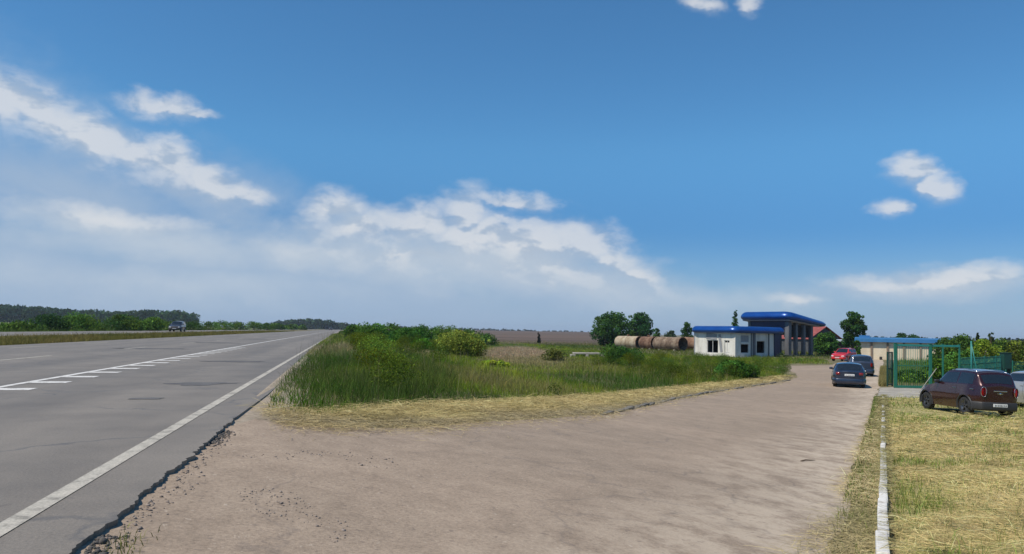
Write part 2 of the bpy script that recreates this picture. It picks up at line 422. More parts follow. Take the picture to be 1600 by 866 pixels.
# pale dirt shoulder between the highway and the island
sh = [(-1.2, EDGE_END - .4), (-.55, EDGE_END - .6), (-.5, 16), (-.6, 30), (-.65, 60), (-.7, 120), (-1.2, 400)]
sheet('shoulder', rough(sh, .8, .1, 9), .0, M['shoulder'], zfun=lambda x, y: float(g(x)) + .002 + float(sstep(EDGE_END - .2, EDGE_END + 3.5, y)) * float(np.interp(x, [-1.1, -.85, -.6], [.045, .035, .0])))
# pad before the gate
pad = P((1374, 606), (1445, 604), (1470, 616), (1460, 622), (1372, 622))
sheet('gate_driveway', rough(pad, .4, .08, 3), .004, M['concrete'])
# right bank with cut hay
KB2 = KERB_A.to_2d() + kd * ((KERB_B - KERB_A).to_2d().length + 3)
bank_poly = [tuple(KERB_A.to_2d() + kn * .12), tuple(KB2 + kn * .12), tuple(KB2 + kn * 22)] + P((1900, 640), (1700, 625), (1560, 615), (1470, 620))
CARC = at(1515, 28.0)
BKA = np.array(KERB_A.to_2d()); KN = np.array(kn); KD = np.array(kd)
def bank_h(x, y):
    """the mown bank swells a little behind the kerb"""
    s = (x - BKA[0]) * KN[0] + (y - BKA[1]) * KN[1]; u = (x - BKA[0]) * KD[0] + (y - BKA[1]) * KD[1]
    hgt = .12 * sstep(0, .35, s) + .34 * sstep(.2, 3.0, s) * (1 - .6 * sstep(4, 9, s))
    ed = edge_dist(np.asarray(x), np.asarray(y), bank_poly); flat = sstep(3.5, 9.5, np.hypot(np.asarray(x) - CARC.x, np.asarray(y) - CARC.y))
    return flat * (hgt * sstep(7, 16, u) + .2 * (fbm(np.asarray(x) * .9, np.asarray(y) * .9, 31) - .35) * sstep(0, .8, s)) * sstep(0, 1.0, ed + (s < .6) * .8)
sheet('grass_bank', bank_poly, .004, M['bank'], step=.45, bump=lambda x, y: float(bank_h(x, y)))
# whitewashed kerb stones, half sunk
mb = MB(); Lk = (KB2 - KERB_A.to_2d()).length; u = 0.0; r2 = random.Random(3)
while u < Lk - .5:
    ln = .98; c = KERB_A.to_2d() + kd * (u + ln / 2) + kn * (r2.uniform(-.008, .008) + .03)
    hz = .145 + r2.uniform(-.012, .01) if u > 8 else .12
    z0 = float(g(c.x)); e0 = KERB_A.to_2d() + kd * u; e1 = KERB_A.to_2d() + kd * (u + ln)
    sl = math.atan2(float(g(e1.x)) - float(g(e0.x)), ln)
    mb.box((c.x, c.y, z0 + hz - .15), (ln, .085, .3), rz=math.atan2(kd.y, kd.x) + r2.uniform(-.015, .015), ry=-sl + r2.uniform(-.015, .015), bev=.015)
    u += 1.0
tag(mb.build('kerb', M['kerb']), kind='structure')
# old grey kerb along the island
kp = P((935, 649), (1000, 636), (1060, 622), (1120, 612), (1180, 603), (1238, 594))
mb = MB()
for i in range(len(kp) - 1):
    a, b = Vector(kp[i]), Vector(kp[i + 1]); n = max(1, int((b - a).length / 1.0))
    for j in range(n):
        p = a.lerp(b, (j + .5) / n); d = b - a
        if r2.random() < .12: continue
        mb.box((p.x, p.y, float(g(p.x)) + r2.uniform(-.09, -.03)), (d.length / n * .97, .15, .2), rz=math.atan2(d.y, d.x) + r2.uniform(-.03, .03), bev=.015)
tag(mb.build('island_kerb', M['old_kerb']), kind='structure')
# bank of the far land: ploughed field rising to the right, pale hill to the left
def fz(x, y): return float(-1.93 + .0052 * max(0, y - 150) + .0 * x)
a1 = at(600, 175); a2 = at(1000, 190); a3 = at(1010, 1400); a4 = at(560, 1400)
sheet('ploughed_field', [a1[:2], a2[:2], a3[:2], a4[:2]], .03, M['plough'], zfun=lambda x, y: float(-1.95 + .0042 * max(0, Vector((x, y)).dot(FWD.to_2d()) - 175)))
b1 = at(560, 140); b2 = at(965, 150); b3 = at(1000, 190); b4 = at(560, 190)
sheet('crop_strip', [b1[:2], b2[:2], b3[:2], b4[:2]], .012, M['strip'])
h1 = at(-200, 260); h2 = at(420, 420); h3 = at(420, 900); h4 = at(-500, 900)
sheet('hills', [h1[:2], h2[:2], h3[:2], h4[:2]], .0, M['pale_field'], zfun=lambda x, y: float(-.8 + 7.5 * sstep(200, 760, Vector((x, y)).dot(FWD.to_2d())) * sstep(-60, -330, x)))

# ------------------------------------------------------------------ vegetation builders
def blades(name, pts, zb, hgt, wid, lean, cols, mat):
    n = len(pts); a = rng.uniform(0, 2 * np.pi, n); la = rng.uniform(0, 2 * np.pi, n)
    dx = np.cos(a) * wid / 2; dy = np.sin(a) * wid / 2; lx = np.cos(la) * lean * hgt; ly = np.sin(la) * lean * hgt
    x, y = pts[:, 0], pts[:, 1]
    V = np.empty((n, 5, 3), np.float32)
    V[:, 0] = np.stack([x - dx, y - dy, zb], 1); V[:, 1] = np.stack([x + dx, y + dy, zb], 1)
    mx, my, mz = x + lx * .3, y + ly * .3, zb + hgt * .55
    V[:, 2] = np.stack([mx - dx * .8, my - dy * .8, mz], 1); V[:, 3] = np.stack([mx + dx * .8, my + dy * .8, mz], 1)
    V[:, 4] = np.stack([x + lx, y + ly, zb + hgt * np.sqrt(np.clip(1 - lean ** 2 * .5, .2, 1))], 1)
    base = np.arange(n, dtype=np.int32)[:, None] * 5
    loops = (base + np.array([0, 1, 3, 2, 2, 3, 4], np.int32)).ravel(); sizes = np.tile(np.array([4, 3], np.int32), n)
    o = mesh_np(name, V.reshape(-1, 3), loops, sizes, mat, np.repeat(cols, 5, 0))
    return tag(o, kind='stuff')

def strands(name, pts, zb, length, wid, cols, mat, rise=.1, dirs=None):
    """lying cut stalks: curved ribbons of three segments"""
    n = len(pts); a = rng.uniform(0, 2 * np.pi, n) if dirs is None else dirs
    curl = rng.normal(0, .5, n); V = np.empty((n, 8, 3), np.float32)
    px = pts[:, 0].copy(); py = pts[:, 1].copy(); ang = a.copy(); z = zb.copy(); pit = rng.normal(.1, .25, n)
    for k in range(4):
        w = wid * (1 - .22 * k) / 2; nx, ny = -np.sin(ang) * w, np.cos(ang) * w
        tw = rng.uniform(-.7, .7, n) * w
        V[:, 2 * k] = np.stack([px - nx, py - ny, z - tw], 1); V[:, 2 * k + 1] = np.stack([px + nx, py + ny, z + tw], 1)
        st = length / 3; px = px + np.cos(ang) * st; py = py + np.sin(ang) * st; z = z + np.sin(pit) * st * rise * 4; ang = ang + curl * .5; pit = pit - .22
    base = np.arange(n, dtype=np.int32)[:, None] * 8
    loops = (base + np.array([0, 1, 3, 2, 2, 3, 5, 4, 4, 5, 7, 6], np.int32)).ravel(); sizes = np.full(n * 3, 4, np.int32)
    return tag(mesh_np(name, V.reshape(-1, 3), loops, sizes, mat, np.repeat(cols, 8, 0)), kind='stuff')

def leaves(blobs, n, size, col, seed=0, var=.3, squash=.85, hue=.12, asp=.6):
    r = np.random.default_rng(seed); B = np.array(blobs, float)
    w = B[:, 3] ** 2; idx = r.choice(len(B), n, p=w / w.sum()); b = B[idx]
    d = r.normal(size=(n, 3)); d /= np.linalg.norm(d, axis=1)[:, None]
    rad = b[:, 3] * (.35 + .72 * r.random(n) ** .55); c = b[:, :3] + d * rad[:, None] * np.array([1, 1, squash])
    nrm = d * .6 + r.normal(size=(n, 3)) * .7; nrm /= np.linalg.norm(nrm, axis=1)[:, None]
    t = np.cross(nrm, r.normal(size=(n, 3))); t /= np.linalg.norm(t, axis=1)[:, None]; s = np.cross(nrm, t)
    L = size * r.uniform(.6, 1.35, n)[:, None]
    V = np.stack([c - t * L * .5, c + s * L * .5 * asp, c + t * L * .5, c - s * L * .5 * asp], 1)
    bt = np.exp(r.normal(0, var * .8, len(B)))[idx]; lt = bt * np.exp(r.normal(0, var * .6, n)); hv = r.normal(0, hue, len(B))[idx] + r.normal(0, hue * .5, n)
    C = np.clip(np.array(col)[None, :] * lt[:, None] * np.stack([1 + hv, 1 + hv * .2, 1 - hv], 1), .004, .6)
    return V.reshape(-1, 3), np.repeat(C, 4, 0)
def leaf_obj(name, V, C, parent):
    n = len(V) // 4
    return mesh_np(name, V, np.arange(n * 4), np.full(n, 4), M['leaf'], C, parent)

def plant(name, label, cat, loc, h, w, col, n, size, shape='bush', group=None, seed=0, var=.3, trunk=.0, hue=.12, kind_parts=('crown', 'trunk')):
    """one tree or shrub: tapered trunk and limbs, crown of many leaves in uneven clumps"""
    r = random.Random(seed * 7 + 1); root = empty(name, loc)
    tag(root, label, cat, group)
    blobs = []; tips = []
    hb = trunk * h
    if shape == 'bush':
        k = 9
        for i in range(k):
            a = 2 * math.pi * (i + r.random() * .7) / k; q = r.uniform(.4, .74); rr = r.uniform(.22, .33) * min(w, h * 1.6)
            z = r.uniform(.18, .62) * h
            blobs.append((math.cos(a) * q * w / 2, math.sin(a) * q * w / 2, hb + z * (1 - trunk), rr))
        for i in range(5):
            a = r.uniform(0, 6.28); q = r.uniform(0, .45); rr = r.uniform(.18, .3) * min(w, h * 1.3)
            blobs.append((math.cos(a) * q * w / 2, math.sin(a) * q * w / 2, h - rr * .85 - r.uniform(0, .16) * h, rr))
        for i in range(9):   # stray sprays
            a = r.uniform(0, 6.28); q = r.uniform(.4, 1.0); rr = r.uniform(.05, .12) * min(w, h)
            blobs.append((math.cos(a) * q * w / 2, math.sin(a) * q * w / 2, hb + r.uniform(.1, .95 - .4 * q) * h * (1 - trunk * .5), rr))
    elif shape == 'tree':
        k = 15
        for i in range(k):
            f = (i + .5) / k; z = hb + (h - hb) * (.08 + .84 * f); prof = math.sin(math.pi * (.18 + .72 * f)) ** .8
            a = i * 2.4 + r.uniform(-.5, .5); rr = r.uniform(.15, .26) * w * (.6 + .5 * prof)
            q = max(0, prof * w / 2 - rr * .75) * r.uniform(.55, 1.1)
            blobs.append((math.cos(a) * q, math.sin(a) * q, min(z, h - rr * .8), rr))
        for i in range(10):
            f = r.random(); prof = math.sin(math.pi * (.15 + .72 * f)); a = r.uniform(0, 6.28); rr = r.uniform(.05, .1) * w
            blobs.append((math.cos(a) * prof * w * .5, math.sin(a) * prof * w * .5, hb + (h - hb) * (.05 + .93 * f), rr))
    else:                   # spire
        k = max(12, int(5 * h / w))
        for i in range(k):
            f = (i + .5) / k; rr = w * .5 * (1.1 - .8 * f) * r.uniform(.6, 1.15); a = r.uniform(0, 6.28)
            blobs.append((math.cos(a) * w * .2, math.sin(a) * w * .2, hb + (h - hb) * (f * .96), rr))
    V, C = leaves(blobs, n, size, col, seed + 11, var, hue=hue)
    zmin = .02
    V[:, 2] = np.maximum(V[:, 2], zmin)
    leaf_obj(kind_parts[0], V, C, root)
    mb = MB(); tr = max(.02, h * .022)
    if shape in ('tree', 'spire'):
        top = Vector((r.uniform(-.05, .05) * w, r.uniform(-.05, .05) * w, h * .86)); mid = Vector((r.uniform(-.04, .04) * w, r.uniform(-.04, .04) * w, h * .4))
        mb.tube([(0, 0, -.1), (0, 0, h * .05), mid, top], [tr * 1.5, tr * 1.1, tr * .75, tr * .15], 8)
        if shape == 'tree':
            for b in blobs[1:14:2]:
                s = Vector((0, 0, max(hb * .9, b[2] - .22 * h))).lerp(mid, .3); s.z = max(hb * .8, b[2] - .22 * h)
                e = Vector(b[:3]); mb.tube([s, s.lerp(e, .5) + Vector((0, 0, -.02 * h)), e], [tr * .45, tr * .3, tr * .08], 5)
    else:
        for b in blobs[:12]:
            e = Vector(b[:3]); mb.tube([(e.x * .08, e.y * .08, -.05), (e.x * .45, e.y * .45, e.z * .55), (e.x, e.y, e.z)], [tr * .7, tr * .4, tr * .12], 5)
    mb.build(kind_parts[1], M['bark'], root)
    return root

DG = (.04, .1, .024); MG = (.06, .13, .024); YG = (.115, .14, .03); OL = (.075, .09, .028); BG = (.075, .135, .03)
def plant_px(name, label, cat, px, py, wpx, d, col, n, size, **kw):
    p = at(px, d); h = ztop(px, py, d) - p.z
    return plant(name, label, cat, p, h, wpx * d / F, col, n, size, **kw)
SH = ('foliage', 'stem')
seed = 20
# bushes on the island
for (lab, px, py, w, d, col, n, var) in [
    ('big round yellow-green bush with a dark hollow, in the middle of the weedy island', 722, 513, 92, 64, (.2, .235, .035), 10000, .45),
    ('low bright green bush just left of the big yellow-green bush', 664, 527, 46, 72, (.09, .24, .025), 4500, .3),
    ('tall dark green bush behind the low bright green one', 640, 511, 74, 84, (.05, .14, .022), 6000, .35),
    ('broad fresh green bush nearest the highway lane at the top of the island', 583, 505, 62, 92, (.1, .21, .03), 5000, .35),
    ('mid green bush with twigs on its top, above the big yellow-green bush', 693, 506, 62, 112, (.085, .18, .03), 5000, .35),
    ('pale flowering bush at the left of the island beside the highway shoulder', 573, 535, 40, 66, (.2, .26, .08), 1800, .25),
    ('dark leafy bush in front of the rusty tanks', 972, 539, 52, 66, (.055, .14, .026), 5000, .35),
    ('dark green bush in front of the white kiosk near the island tip', 1152, 561, 62, 51, (.07, .17, .024), 5000, .35),
    ('small lemon-green shrub standing alone in the middle of the island weeds', 774, 563, 56, 45, (.3, .38, .035), 2600, .25),
    ('yellowish shrub between the concrete slab and the tan patch of dry grass', 866, 543, 34, 72, (.12, .14, .03), 1500, .3)]:
    plant_px('shrub', lab, 'bush', px, py, w, d, col, n, .17 if d < 80 else .22, seed=seed, var=var, group='bushes on the grass island', kind_parts=SH); seed += 1
for (px, py, w, d) in [(552, 506, 26, 110), (612, 504, 40, 128), (655, 505, 44, 140), (735, 512, 46, 150), (760, 519, 40, 160)]:
    plant_px('shrub', 'low green bush in the row along the far end of the island', 'bush', px, py, w, d, (.06, .13, .024), 1800, .32, seed=seed, group='far bush row of the island', kind_parts=SH); seed += 1
# trees behind and beside the filling station
for (lab, px, py, w, d, col, n, size, shape, trunk) in [
    ('largest dark green tree with a ragged crown left of the rusty tanks', 957, 487, 66, 172, (.05, .12, .028), 8000, .46, 'tree', .02),
    ('two-topped dark green tree just behind the rusty tanks', 1000, 488, 46, 178, (.05, .12, .028), 5500, .46, 'tree', .03),
    ('small young tree rising behind the middle of the rusty tanks', 1027, 512, 12, 165, MG, 900, .35, 'tree', .05),
    ('far round treetop beyond the rusty tanks', 1048, 515, 18, 300, (.04, .07, .035), 1200, .7, 'bush', .0),
    ('small dark tree at the left corner of the white kiosk', 1073, 502, 19, 168, DG, 1800, .36, 'tree', .05),
    ('slim dark tree peeking out left of the tall blue canopy', 1148, 482, 12, 136, DG, 1800, .34, 'spire', .05),
    ('bushy green tree in front of the red-roofed barn', 1294, 519, 36, 124, (.06, .14, .026), 4500, .34, 'bush', .0),
    ('tall oval tree with a bare lower trunk behind the red car', 1333, 485, 40, 132, (.042, .1, .024), 6500, .34, 'tree', .14),
    ('small shrub at the left end of the beige garage', 1340, 531, 11, 104, MG, 900, .25, 'bush', .0),
    ('dark round tree on the left above the blue garage roof', 1408, 520, 20, 240, DG, 1600, .6, 'bush', .0),
    ('wide dark tree on the right above the blue garage roof', 1426, 521, 24, 240, DG, 1600, .6, 'bush', .0),
    ('narrow dark evergreen standing alone before the ploughed field', 842, 519, 5, 200, (.012, .02, .012), 800, .3, 'spire', .02),
    ('large rounded olive-green tree behind the right part of the gate', 1489, 521, 66, 78, (.07, .14, .028), 7000, .26, 'bush', .0),
    ('slim dark spire tree right of the gate', 1525, 518, 11, 66, (.024, .045, .018), 1700, .2, 'spire', .03),
    ('slim pale spire tree near the right edge of the photo', 1548, 517, 13, 70, (.05, .085, .03), 1500, .2, 'spire', .03)]:
    plant_px('tree', lab, 'tree', px, py, w, d, col, n, size, shape=shape, trunk=trunk, seed=seed); seed += 1
for (lab, px, py, w, d, col) in [
    ('yellow-green bush right behind the green mesh fence', 1537, 523, 44, 62, (.18, .26, .03)),
    ('dark green bush behind the green cabinet', 1564, 528, 44, 66, (.09, .16, .028)),
    ('olive bush at the right edge of the photo above the silver car', 1592, 529, 50, 62, (.14, .19, .03)),
    ('bright weed bush seen through the bars of the gate', 1424, 576, 50, 52, (.075, .16, .026)),
    ('green bush behind the bonnet of the maroon car', 1468, 558, 44, 51, (.1, .21, .03)),
    ('tangled green bush under the spire trees', 1510, 543, 50, 58, (.1, .2, .03)),
    ('brownish green bush beyond the right edge', 1635, 528, 60, 62, (.075, .09, .03))]:
    plant_px('hedge_bush', lab, 'bush', px, py, w, d, col, 4200, .17, seed=seed, group='overgrown bushes along the mesh fence', kind_parts=SH, var=.4); seed += 1
# bushes beyond the far carriageway on the left
for (lab, px, py, w, d, col) in [
    ('low light green bush at the left edge of the photo', 22, 502, 56, 100, (.075, .15, .026)),
    ('darkest rounded bush in the left roadside row', 75, 490, 54, 104, (.04, .095, .024)),
    ('bright green bush with a light top right of the darkest roadside bush', 122, 489, 58, 108, (.09, .18, .03)),
    ('wide mixed green bush left of the dark car on the far carriageway', 190, 489, 56, 118, (.07, .14, .028)),
    ('small fresh green bush just left of the car on the far carriageway', 236, 495, 44, 128, (.1, .2, .035))]:
    plant_px('roadside_bush', lab, 'bush', px, py, w, d, col, 3500, .3, seed=seed, group='roadside bushes left of the far carriageway', kind_parts=SH); seed += 1
for (px, py, w, d) in [(50, 504, 40, 100), (150, 500, 44, 118), (212, 498, 40, 128), (262, 499, 40, 150), (300, 500, 36, 170), (326, 501, 32, 190), (350, 500, 34, 210), (374, 502, 28, 235), (397, 502, 30, 260), (418, 504, 26, 290), (436, 505, 24, 330), (455, 506, 22, 380), (472, 507, 20, 430)]:
    plant_px('roadside_bush', 'low green bush in the continuous roadside row beyond the far carriageway', 'bush', px, py, w, d, (.085, .16, .03) if (px % 3) else (.055, .115, .024), 1300, .3 * max(1, d / 180), seed=seed, group='low roadside bush row', kind_parts=SH); seed += 1

# far woods
def wood(name, tops, d, rad, col, n, size, seed, rows=3):
    r = random.Random(seed); blobs = []
    xs = [t[0] for t in tops]; yt = [t[1] for t in tops]
    px = xs[0]
    while px < xs[-1]:
        for k in range(rows):
            dd = d + k * rad * 2.2; top = ztop(px, float(np.interp(px, xs, yt)) + r.uniform(0, 1.6), dd); p = at(px, dd)
            rr = rad * r.uniform(.75, 1.2); z = top - rr * .8
            base = p.z
            while z > base - rr:
                blobs.append((p.x + r.uniform(-rr, rr) * .5, p.y + r.uniform(-rr, rr) * .5, z, rr)); z -= rr * 1.5
        px += rad * 1.25 * F / d
    V, C = leaves(blobs, n, size, col, seed, .35, hue=.1, asp=.9)
    o = leaf_obj(name, V, C, None); return tag(o, kind='stuff')
wood('forest', [(-60, 473), (0, 476), (60, 479), (110, 483), (150, 485), (195, 487), (205, 485), (235, 484), (275, 486), (297, 488), (309, 493)], 720, 6.5, (.035, .075, .032), 30000, 2.2, 5)
wood('far_forest', [(430, 503), (446, 500), (480, 498), (515, 500), (530, 504), (545, 506)], 1000, 7, (.035, .07, .034), 9000, 3.0, 6)
wood('distant_treeline', [(520, 508), (640, 510), (700, 513), (770, 513), (840, 516), (930, 518), (1010, 520)], 1500, 5, (.03, .045, .03), 9000, 3.2, 7, 1)
wood('right_treeline', [(1360, 526), (1480, 528), (1600, 529), (1700, 531)], 520, 4.5, (.035, .05, .025), 7000, 1.5, 8, 2)

# ------------------------------------------------------------------ grass
isl = P((520, 522), (500, 536), (470, 562), (440, 595), (424, 622), (418, 640), (470, 651), (560, 647), (640, 642), (740, 639), (830, 632), (920, 625), (1010, 615), (1100, 604), (1180, 595), (1238, 588.5), (1215, 577), (1190, 573), (1240, 569), (1300, 569), (1290, 562), (1180, 560), (1080, 557), (960, 550), (860, 540), (760, 532), (640, 524))
def scatter(poly, n, dens, dref=28.0, pw=1.4):
    P_ = np.array(poly)[:, :2]; lo = P_.min(0); hi = P_.max(0); out = []; tot = 0
    while tot < n:
        q = rng.uniform(lo, hi, (n * 2, 2)); q = q[inpoly(q[:, 0], q[:, 1], poly)]
        d = np.hypot(q[:, 0], q[:, 1]); keep = rng.random(len(q)) < np.minimum(1, (dref / d) ** pw); q = q[keep]; out.append(q); tot += len(q)
        if len(out) > 400: break
    return np.concatenate(out)[:n]
def zone(q, px, py, rx, ry):
    """soft membership of a patch of the meadow centred at a spot"""
    c = hit(px, py); rad = rx * (c.to_2d().dot(FWD.to_2d())) / F; c2 = hit(px, py - ry); dep = abs(c2.to_2d().dot(FWD.to_2d()) - c.to_2d().dot(FWD.to_2d()))
    dr = (q[:, 0] - c.x) * RGT.x + (q[:, 1] - c.y) * RGT.y; df = (q[:, 0] - c.x) * FWD.x + (q[:, 1] - c.y) * FWD.y
    w = (fbm(q[:, 0] * .7, q[:, 1] * .7, 77) - .5) * .7
    return 1 - sstep(.7, 1.25, np.sqrt((dr / rad) ** 2 + (df / dep) ** 2) + w)
def meadow_cols(q):
    n = len(q); f = fbm(q[:, 0] * .3, q[:, 1] * .22, 3, 4); f2 = fbm(q[:, 0] * 1.6, q[:, 1] * 1.6, 9, 3)
    dk = np.array((.062, .14, .01)); md = np.array((.16, .235, .02)); yl = np.array((.28, .27, .05)); br = np.array((.2, .155, .09))
    t = np.clip((f - .38) / .24, 0, 1)[:, None]; c = dk * (1 - t) + md * t
    k = sstep(.5, .72, f2)[:, None] * .8; c = c * (1 - k) + yl * k
    for (px, py, rx, ry, col, s) in [(568, 567, 66, 17, (.03, .13, .01), .95), (520, 600, 50, 14, (.05, .12, .014), .7), (812, 551, 56, 10, (.44, .31, .2), .97), (640, 550, 64, 9, (.33, .27, .15), .85), (690, 622, 150, 14, (.045, .095, .02), .8), (980, 600, 130, 12, (.05, .105, .02), .8),
                                     (540, 625, 70, 12, (.05, .1, .022), .7), (775, 580, 40, 9, (.24, .3, .03), .85), (780, 602, 140, 9, (.2, .17, .07), .6), (1000, 580, 120, 9, (.2, .21, .05), .75), (700, 585, 110, 12, (.17, .17, .05), .7), (900, 568, 110, 9, (.18, .2, .04), .6), (480, 580, 30, 26, (.045, .07, .022), .8), (560, 600, 80, 8, (.1, .125, .035), .7)]:
        z = (zone(q, px, py, rx, ry) * s)[:, None]; c = c * (1 - z) + np.array(col) * z
    c = c * np.exp(rng.normal(0, .28, (n, 1))) * (1 + rng.normal(0, .08, (n, 3)))
    dry = rng.random(n) < .05; c[dry] = np.array((.26, .2, .11)) * rng.uniform(.7, 1.1, (dry.sum(), 1))
    return np.clip(c, .005, .6)
q = scatter(isl, 250000, 0, 13, 1.35)
ed = edge_dist(q[:, 0], q[:, 1], isl); q = q[(ed > 1.5 * np.clip(fbm(q[:, 0] * .8, q[:, 1] * .8, 66, 3) - .45, 0, 1)) | (q[:, 0] < .3)]
d = np.hypot(q[:, 0], q[:, 1]); ed = edge_dist(q[:, 0], q[:, 1], isl)
hg = (.16 + .5 * fbm(q[:, 0] * .45, q[:, 1] * .45, 21)) * rng.uniform(.55, 1.25, len(q)) * (.45 + .5 * sstep(0, 1.6, ed)) * np.where(d > 60, .75, 1.0) * (.68 + .32 * sstep(13, 24, d))
hg *= 1 - .45 * zone(q, 812, 552, 70, 14)
blades('tall_grass', q, g(q[:, 0]) - .02, hg, np.clip(.0105 * d / 28, .0075, .05) * rng.uniform(.7, 1.3, len(q)), rng.uniform(.1, .95, len(q)), meadow_cols(q), M['grass'])
# taller flowering stalks
q = scatter(isl, 3500, 0); d = np.hypot(q[:, 0], q[:, 1])
c = np.where((rng.random(len(q)) < .5)[:, None], np.array((.28, .24, .15)), np.array((.1, .12, .04))) * rng.uniform(.7, 1.2, (len(q), 1))
blades('seed_stalks', q, g(q[:, 0]), rng.uniform(.5, 1.05, len(q)) * np.where(d > 60, .75, 1), .006 * d / 24, rng.uniform(.05, .35, len(q)), c, M['grass'])
q = scatter(isl, 2400, 0, 18, 1.1); d = np.hypot(q[:, 0], q[:, 1]); q = q[(d > 13) & (q[:, 0] > .6) & (d < 85)]; q = q[(fbm(q[:, 0] * .3, q[:, 1] * .3, 90) > .4) & (zone(q, 812, 550, 75, 14) < .2)]; d = np.hypot(q[:, 0], q[:, 1])
rr = rng.uniform(.12, .4, len(q)) * (1 + d / 120); bl = np.stack([q[:, 0], q[:, 1], g(q[:, 0]) + .15 + rr * rng.uniform(.6, 1.4, len(q)), rr], 1)
V, C = leaves(bl, 200000, .045, (.08, .125, .014), 55, .42, hue=.22)
tag(leaf_obj('weeds', V, C, None), kind='stuff')
# rough grass by the highway and beyond the island, out to the fields
vg = [(-1.0, 12.5), (.7, 12), (3.2, 20), (4.5, 60), (6, 130), (3, 400), (-.6, 400), (-.9, 60)]
q = scatter(vg, 40000, 0, 16, 1.2); d = np.hypot(q[:, 0], q[:, 1])
blades('verge_grass', q, g(q[:, 0]), rng.uniform(.18, .65, len(q)) * (.6 + .5 * sstep(0, 1.5, q[:, 0])), .0085 * d / 24, rng.uniform(.1, .7, len(q)), np.clip(np.array((.07, .11, .022)) * np.exp(rng.normal(0, .35, (len(q), 1))), 0, .5), M['grass'])
lv = [(-21.8, 20), (-14.95, 20), (-14.95, 260), (-21.8, 260)]
q = scatter(lv, 60000, 0, 30, 1.3); d = np.hypot(q[:, 0], q[:, 1]); f = fbm(q[:, 0] * .5, q[:, 1] * .12, 6)[:, None]
blades('median_grass', q, g(q[:, 0]), rng.uniform(.12, .4, len(q)), .011 * d / 30, rng.uniform(.2, .9, len(q)), np.clip((np.array((.09, .115, .025)) * (1 - f) + np.array((.22, .17, .06)) * f) * np.exp(rng.normal(0, .25, (len(q), 1))), 0, .5), M['grass'])
fv = [(-75, 40), (-32.8, 40), (-32.8, 420), (-75, 420)]
q = scatter(fv, 60000, 0, 60, 1.2); d = np.hypot(q[:, 0], q[:, 1]); f = fbm(q[:, 0] * .1, q[:, 1] * .06, 6)[:, None]
blades('far_verge_grass', q, g(q[:, 0]), rng.uniform(.3, 1.0, len(q)), .016 * d / 60, rng.uniform(.2, .7, len(q)), np.clip((np.array((.06, .13, .022)) * (1 - f) + np.array((.13, .18, .04)) * f) * np.exp(rng.normal(0, .3, (len(q), 1))), 0, .5), M['grass'])
yd = P((1105, 566), (1215, 571), (1300, 569), (1292, 560), (1190, 560), (1100, 560))
fm = P((700, 527), (960, 551), (1085, 558), (1180, 561), (1295, 563), (1312, 558), (1310, 545), (1100, 540), (950, 535), (700, 523))
q = scatter(fm, 60000, 0, 110, 1.0); d = np.hypot(q[:, 0], q[:, 1]); f = fbm(q[:, 0] * .12, q[:, 1] * .12, 26)[:, None]
blades('meadow_grass', q, g(q[:, 0]), rng.uniform(.15, .5, len(q)), .03 * d / 100, rng.uniform(.1, .7, len(q)), np.clip((np.array((.055, .105, .014)) * (1 - f) + np.array((.15, .16, .035)) * f) * np.exp(rng.normal(0, .3, (len(q), 1))), 0, .5), M['grass'])
yd2 = P((1386, 603), (1470, 604), (1600, 600), (1900, 612), (1900, 570), (1600, 562), (1400, 565), (1386, 580))
q = scatter(yd2, 40000, 0, 48, 1.2); d = np.hypot(q[:, 0], q[:, 1])
blades('yard_grass', q, g(q[:, 0]), rng.uniform(.15, .75, len(q)) * fbm(q[:, 0] * .4, q[:, 1] * .4, 8) * 1.6, .012 * d / 48, rng.uniform(.1, .6, len(q)), np.clip(np.array((.08, .16, .028)) * np.exp(rng.normal(0, .35, (len(q), 1))), 0, .5), M['grass'])
dry = P((1373, 604), (1386, 604), (1387, 575), (1376, 575))
q = scatter(dry, 6000, 0, 46, 1); blades('dry_grass', q, g(q[:, 0]), rng.uniform(.08, .4, len(q)), np.full(len(q), .018), rng.uniform(.1, .8, len(q)), np.clip(np.array((.24, .21, .08)) * np.exp(rng.normal(0, .25, (len(q), 1))), 0, .6), M['grass'])

# hay in front of the island
hayp = isl_front[:12] + P((1236, 586), (1180, 592), (1100, 600), (1010, 610), (920, 619), (830, 626), (740, 632), (640, 635), (560, 641), (470, 647), (418, 638))
q = scatter(hayp, 56000, 0, 14, 1.2); ed = edge_dist(q[:, 0], q[:, 1], isl_front, False); d = np.hypot(q[:, 0], q[:, 1])
keep = rng.random(len(q)) < .3 + .8 * sstep(.05, .6, ed + (fbm(q[:, 0] * .7, q[:, 1] * .7, 41, 4) - .5) * 2.2); q = q[keep]; d = d[keep]; ed = ed[keep]
f = fbm(q[:, 0] * .9, q[:, 1] * .9, 4)[:, None]
dirt_ = sstep(.9, .1, ed + (fbm(q[:, 0] * 1.2, q[:, 1] * 1.2, 19) - .5) * .9)[:, None]
c = (.5 + 1.0 * fbm(q[:, 0] * 2.2, q[:, 1] * 2.2, 17))[:, None] * np.array((.54, .43, .21)) * (1 - f * .45) + np.array((.2, .22, .07)) * f * .45
c = c * (1 - .75 * dirt_) + np.array((.27, .235, .17)) * .75 * dirt_
strands('cut_hay', q, g(q[:, 0]) + .01 + rng.random(len(q)) ** 2 * .1 * sstep(.3, 1.2, ed), rng.uniform(.18, .5, len(q)), np.clip(.0065 * d / 14, .005, .03), np.clip(c * np.exp(rng.normal(0, .25, (len(q), 1))), 0, .7), M['hay'], .12)
k_ = rng.integers(0, 10, 5200); u_ = rng.random(5200); A_ = np.array(isl_front)
